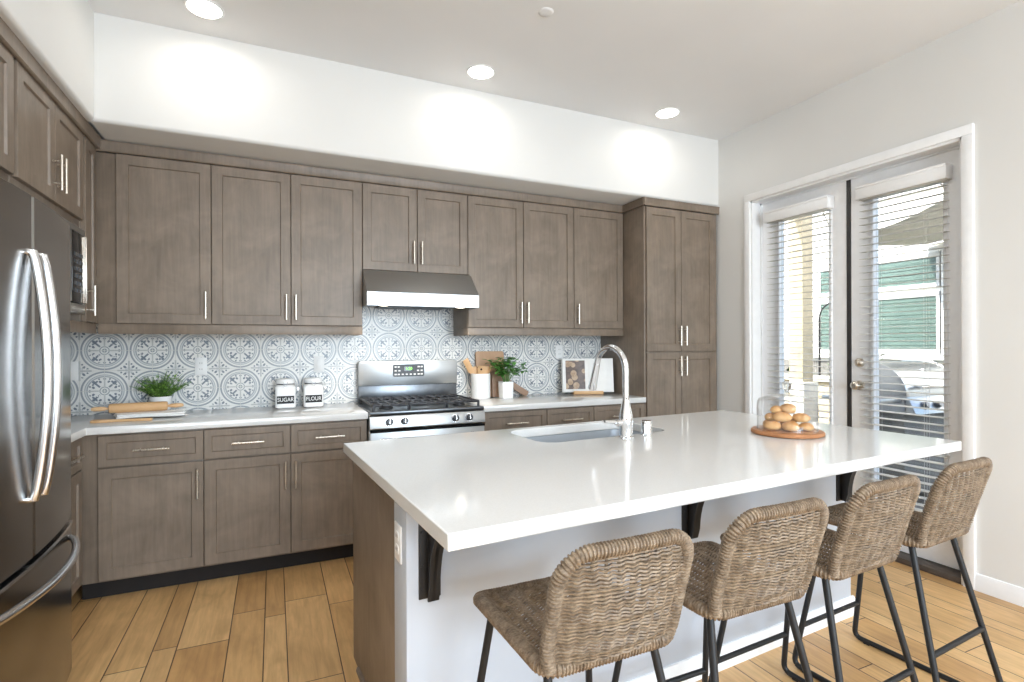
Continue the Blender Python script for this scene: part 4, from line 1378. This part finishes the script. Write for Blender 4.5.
for i, (a, d, z, rot, sc, lab) in enumerate(BUNS):
    o = tag(obj('bread_bun', bun_mesh(i), 'baked_bun'), lab, 'bun', 'golden buns under the glass dome')
    p = DC + side * (a * .96 + .002) + view * d * 1.02
    o.location = (p.x, p.y, BZ + z * 1.0 + .0185 * sc); o.rotation_euler = (0, 0, math.atan2(side.y, side.x) + rot); o.scale = (sc, sc, sc)

# ------------------------------------------------------------------ ceiling fixtures
CL = [(-.318, 3.118, 'recessed ceiling light in the corner near the refrigerator'), (1.202, 3.138, 'recessed ceiling light above the range, middle of the row'),
      (2.690, 3.132, 'recessed ceiling light nearest the patio doors')]
for (x, y, lab) in CL:
    t = thing('ceiling_light', lab, 'ceiling light', (x, y, ZC), 0, 'round recessed ceiling lights')
    b = newbm(); lathe(b, [(.078, -.001), (.080, -.005), (.088, -.005), (.091, -.003), (.092, .0), (.078, .0)], 48); obj('trim_ring', b, 'trim_white', t)
    b = newbm(); lathe(b, [(0, -.003), (.079, -.003), (.079, 0), (0, 0)], 40); obj('diffuser', b, 'lamp_glow', t)
    lamp('recessed_and_fill_lamp', 'AREA', (x, y, ZC - .012), 0.8, (1, .97, .92), (0, 0, -1), shape='DISK', size=.13, spread=math.radians(165))
# added lamps out of view, above and behind the viewer, for overhead fill
for (x, y, e) in ((-.318, 1.55, 3), (1.202, 1.55, .8), (-.318, -.05, 6), (1.0, -.05, 4), (-.318, -1.7, 11), (1.202, -1.7, 11), (1.9, -1.7, 2)):
    lamp('recessed_and_fill_lamp', 'AREA', (x, y, ZC - .012), e, (.91, .955, 1.0), (0, 0, -1), shape='DISK', size=.13, spread=math.radians(165))
b = newbm(); lathe(b, [(0, -.006), (.030, -.006), (.036, -.004), (.040, 0), (0, 0)], 32)
o = tag(obj('sprinkler_cover', b, 'ceiling_paint'), 'small round white cover plate on the ceiling', 'sprinkler'); o.location = (1.297, 2.436, ZC)

# ------------------------------------------------------------------ patio beyond the doors
b = newbm(); box(b, XR + .16, -6, -.12, 14, 14, -.03)
o = obj('ground_patio', b, 'patio_concrete'); o['kind'] = 'structure'; o['category'] = 'patio'; o['label'] = 'pale concrete patio'

# neighbour house with lap siding and windows
t = thing('neighbour_house', 'white neighbouring house with grouped windows, seen through the near patio door', 'house', (8.3, 0, 0))
b = newbm()
for k in range(34):
    z = 1.05 + k * .15
    prism(b, [(0, z), (-.02, z), (-.004, z + .15), (0, z + .15)], 'y', .5, 6.6)
box(b, 0, .5, -.05, .3, 6.6, 6.2)
obj('wall', b, 'house_white', t)
b = newbm(); box(b, -.03, .5, -.05, 0.0, 6.6, 1.05); obj('lower_wall', b, 'siding_grey', t)
for (y0, y1) in ((4.22, 5.05), (3.30, 4.12), (5.2, 5.9)):
    for (z0, z1, mat) in ((1.24, 1.98, 'house_teal'), (2.16, 2.52, 'house_teal')):
        b = newbm()
        f = .06
        box(b, -.05, y0 - f, z0 - f, -.02, y1 + f, z0, .002); box(b, -.05, y0 - f, z1, -.02, y1 + f, z1 + f, .002)
        box(b, -.05, y0 - f, z0, -.02, y0, z1, .002); box(b, -.05, y1, z0, -.02, y1 + f, z1, .002)
        wf = obj('window', b, 'house_white', t)
        b = newbm()
        nn = int((z1 - z0) / .06)
        for k in range(nn): box(b, -.032, y0, z0 + k * (z1 - z0) / nn, -.021, y1, z0 + (k + .86) * (z1 - z0) / nn)
        obj('shutter_slats', b, mat, wf)
        b = newbm(); box(b, -.040, y0, z0, -.036, y1, z1); obj('pane', b, 'far_pane', wf)
b = newbm(); box(b, -.10, 3.1, 1.10, -.02, 6.1, 1.17, .004); obj('sill_band', b, 'house_white', t)
b = newbm(); prism(b, [(-.35, 6.15), (-.35, 6.28), (.9, 6.9), (.9, 6.75)], 'y', .2, 6.9); obj('roof', b, 'shingle', t)

# second house and its roof behind the far door
t = thing('stucco_house', 'pale stucco house behind the far patio door', 'house', (11.5, 9.6, 0), math.radians(-25))
b = newbm(); box(b, -.3, -2.2, -.05, 3, 2.4, 3.6); obj('wall', b, 'stucco_cream', t)
b = newbm(); prism(b, [(-.9, 3.5), (-.9, 3.62), (1.6, 4.9), (3.6, 3.62), (3.6, 3.5)], 'y', -2.8, 2.8); obj('roof', b, 'shingle', t)
b = newbm(); box(b, -.34, -.9, 1.0, -.29, .3, 2.2, .01); obj('window', b, 'house_teal', t)

# patio column, low block wall, gooseneck lamp, grill, shrubs, umbrella
t = thing('porch_column', 'square beige stucco porch column outside the far door', 'column', (5.25, 3.98, -.03))
b = newbm(); box(b, -.085, -.085, 0, .085, .085, 3.3, .012); obj('shaft', b, 'stucco_beige', t)
b = newbm(); box(b, -.12, -.12, 0, .12, .12, .95, .015); obj('plinth', b, 'stucco_cream', t)
b = newbm(); box(b, 3.7, 3.7, 3.22, 5.5, 4.15, 3.5, .01)
tag(obj('porch_beam', b, 'stucco_cream'), 'cream beam resting on the porch column', 'beam')
t = thing('garden_wall', 'low beige block wall behind the porch column', 'wall', (0, 0, 0))
b = newbm()
rr = random.Random(5)
for r in range(5):
    y = 3.2 + (.2 if r % 2 else 0)
    while y < 6.4:
        w = .38
        box(b, 6.02, y, -.03 + r * .18, 6.22, y + w, .145 + r * .18, .008); y += w + .006
obj('blocks', b, 'stucco_beige', t)
b = newbm(); box(b, 5.98, 3.15, .872, 6.26, 6.65, .93, .01); obj('cap', b, 'stucco_cream', t)
def shrub(x, y, z, r, hgt, label, seed):
    t = thing('garden_shrub', label, 'shrub', (x, y, z), 0, 'dark shrubs beyond the garden wall')
    q = random.Random(seed); b = newbm()
    for i in range(420):
        a = q.uniform(0, 2 * PI); e = q.uniform(-.2, 1); rad = q.uniform(.6, 1)
        p = Vector((math.cos(a) * r * rad * math.sqrt(max(0, 1 - e * e * .8)), math.sin(a) * r * rad * math.sqrt(max(0, 1 - e * e * .8)), hgt * (.5 + .5 * e) * rad))
        leaf(b, p, (math.cos(a) + q.uniform(-.6, .6), math.sin(a) + q.uniform(-.6, .6), q.uniform(-.2, 1)), (0, 0, 1), .10, .05)
    obj('foliage', b, 'dark_shrub', t)
    b = newbm()
    for i in range(5):
        a = 2 * PI * i / 5; tube(b, [(0, 0, 0), (math.cos(a) * r * .3, math.sin(a) * r * .3, hgt * .5), (math.cos(a) * r * .6, math.sin(a) * r * .6, hgt * .8)], .012, 6)
    obj('stems', b, 'soil', t)
shrub(6.75, 4.30, -.03, .42, 1.28, 'dark shrub beyond the garden wall, right of the porch column', 1)
shrub(6.80, 5.45, -.03, .42, 1.22, 'dark shrub beyond the garden wall, behind the porch column', 2)
shrub(7.55, 3.45, -.03, .35, 1.15, 'green shrub against the neighbouring house beside the grill', 3)
t = thing('gooseneck_lamp', 'curved gooseneck post lamp beyond the garden wall', 'lamp', (7.6, 5.45, -.03))
b = newbm(); tube(b, [(0, 0, 0), (0, 0, 1.75)], .016, 10); obj('post', b, 'iron_bracket', t)
b = newbm(); tube(b, [(0, 0, 1.72)] + [(.0, -.22 + .22 * math.cos(a), 1.75 + .22 * math.sin(a)) for a in [PI * k / 12 for k in range(11)]], .012, 10); obj('arm', b, 'iron_bracket', t)
b = newbm(); lathe(b, [(.02, 0), (.03, -.02), (.09, -.09), (.085, -.09), (.02, -.02)], 20, (0, -.42, 1.84)); obj('shade', b, 'iron_bracket', t)

# grill
t = thing('barbecue_grill', 'stainless barbecue grill on the patio outside the near door', 'grill', (5.15, 2.93, -.03), 0)
GW = .42
b = newbm(); box(b, -GW, -.28, .10, GW, .26, .78, .006); obj('cart', b, 'siding_grey', t)
b = newbm(); box(b, -GW, -.30, .78, GW, .27, .92, .01); obj('firebox', b, 'stainless', t)
prof = [(.27, .92)]
for k in range(13):
    a = PI * k / 12 * .5
    prof.append((.27 - .0 - .10 + .10 * math.cos(a), 1.07 + .12 * math.sin(a)))
prof += [(.05, 1.20)]
for k in range(1, 10):
    a = PI / 2 * k / 9
    prof.append((.05 - .34 * math.sin(a), .92 + .28 * math.cos(a) ** .9))
b = newbm(); prism(b, prof, 'x', -GW + .03, GW - .03); ld = obj('lid', b, 'stainless', t, 25)
for s in (-1, 1):
    b = newbm(); prism(b, [(p[0] * 1.03, .92 + (p[1] - .92) * 1.03) for p in prof], 'x', s * (GW - .015) - .018, s * (GW - .015) + .018, .003); obj('lid_end_cap', b, 'stainless_side', ld)
b = newbm(); tube(b, [(-.30, -.335, 1.0), (.30, -.335, 1.0)], .014, 12)
for x in (-.27, .27): tube(b, [(x, -.27, 1.0), (x, -.335, 1.0)], .010, 8)
obj('lid_handle', b, 'chrome', ld)
b = newbm(); lathe(b, [(0, .02), (.035, .02), (.04, 0), (0, 0)], 20, (0, -.185, 1.10), mat=Matrix.Rotation(math.radians(60), 4, 'X')); obj('thermometer', b, 'chrome', ld)
b = newbm(); prism(b, [(-.28, .90), (-.31, .91), (-.37, .78), (-.28, .77)], 'x', -GW, GW, .003); cpn = obj('control_panel', b, 'stainless', t)
for k in range(4):
    b = newbm(); lathe(b, [(0, .035), (.022, .035), (.026, .028), (.028, .006), (.034, .004), (.034, 0), (0, 0)], 20, (-.27 + k * .18, -.342, .845), mat=Matrix.Rotation(math.radians(66), 4, 'X'))
    obj('knob', b, 'dark_steel_band', cpn)
for s in (-1, 1):
    b = newbm(); box(b, s * (GW + .16) - .155, -.26, .87, s * (GW + .16) + .155, .22, .91, .008); obj('side_shelf', b, 'stainless', t)
for sx in (-1, 1):
    for sy in (-.22, .2):
        b = newbm(); lathe(b, [(0, -.015), (.04, -.015), (.045, -.008), (.045, .008), (.04, .015), (0, .015)], 16, (sx * (GW - .06), sy, .045), mat=Matrix.Rotation(PI / 2, 4, 'Y')); box(b, sx * (GW - .06) - .01, sy - .01, .045, sx * (GW - .06) + .01, sy + .01, .11)
        obj('caster', b, 'rubber', t)

# shade sail strung between the porch and the neighbouring house
t = thing('shade_sail', 'olive grey shade sail strung high beyond the near patio door', 'shade sail', (7.0, 3.6, 0))
b = newbm()
cs = [Vector((-.8, .6, 2.50)), Vector((-.7, -.7, 2.86)), Vector((1.26, -.7, 3.00)), Vector((1.26, .75, 2.70))]
gr = []
for i in range(15):
    row = []
    for j in range(13):
        u, w = i / 14, j / 12
        p = cs[0].lerp(cs[1], u).lerp(cs[3].lerp(cs[2], u), w)
        p.z -= .09 * math.sin(PI * u) * math.sin(PI * w) - .015 * math.sin(9 * u + 3 * w)
        p.y += .10 * math.sin(PI * w) * (1 if u < .5 else -1) * abs(2 * u - 1)
        row.append(b.verts.new(p))
    gr.append(row)
for i in range(14):
    for j in range(12): b.faces.new((gr[i][j], gr[i + 1][j], gr[i + 1][j + 1], gr[i][j + 1]))
sl = obj('fabric', b, 'umbrella_olive', t); sl.modifiers.new('thick', 'SOLIDIFY').thickness = .004
for p, q in ((cs[0], Vector((-1.62, .42, 3.24))), (cs[1], Vector((-1.75, .40, 3.26)))):
    b = newbm(); tube(b, [p, q], .006, 6); obj('cord', b, 'iron_bracket', t)
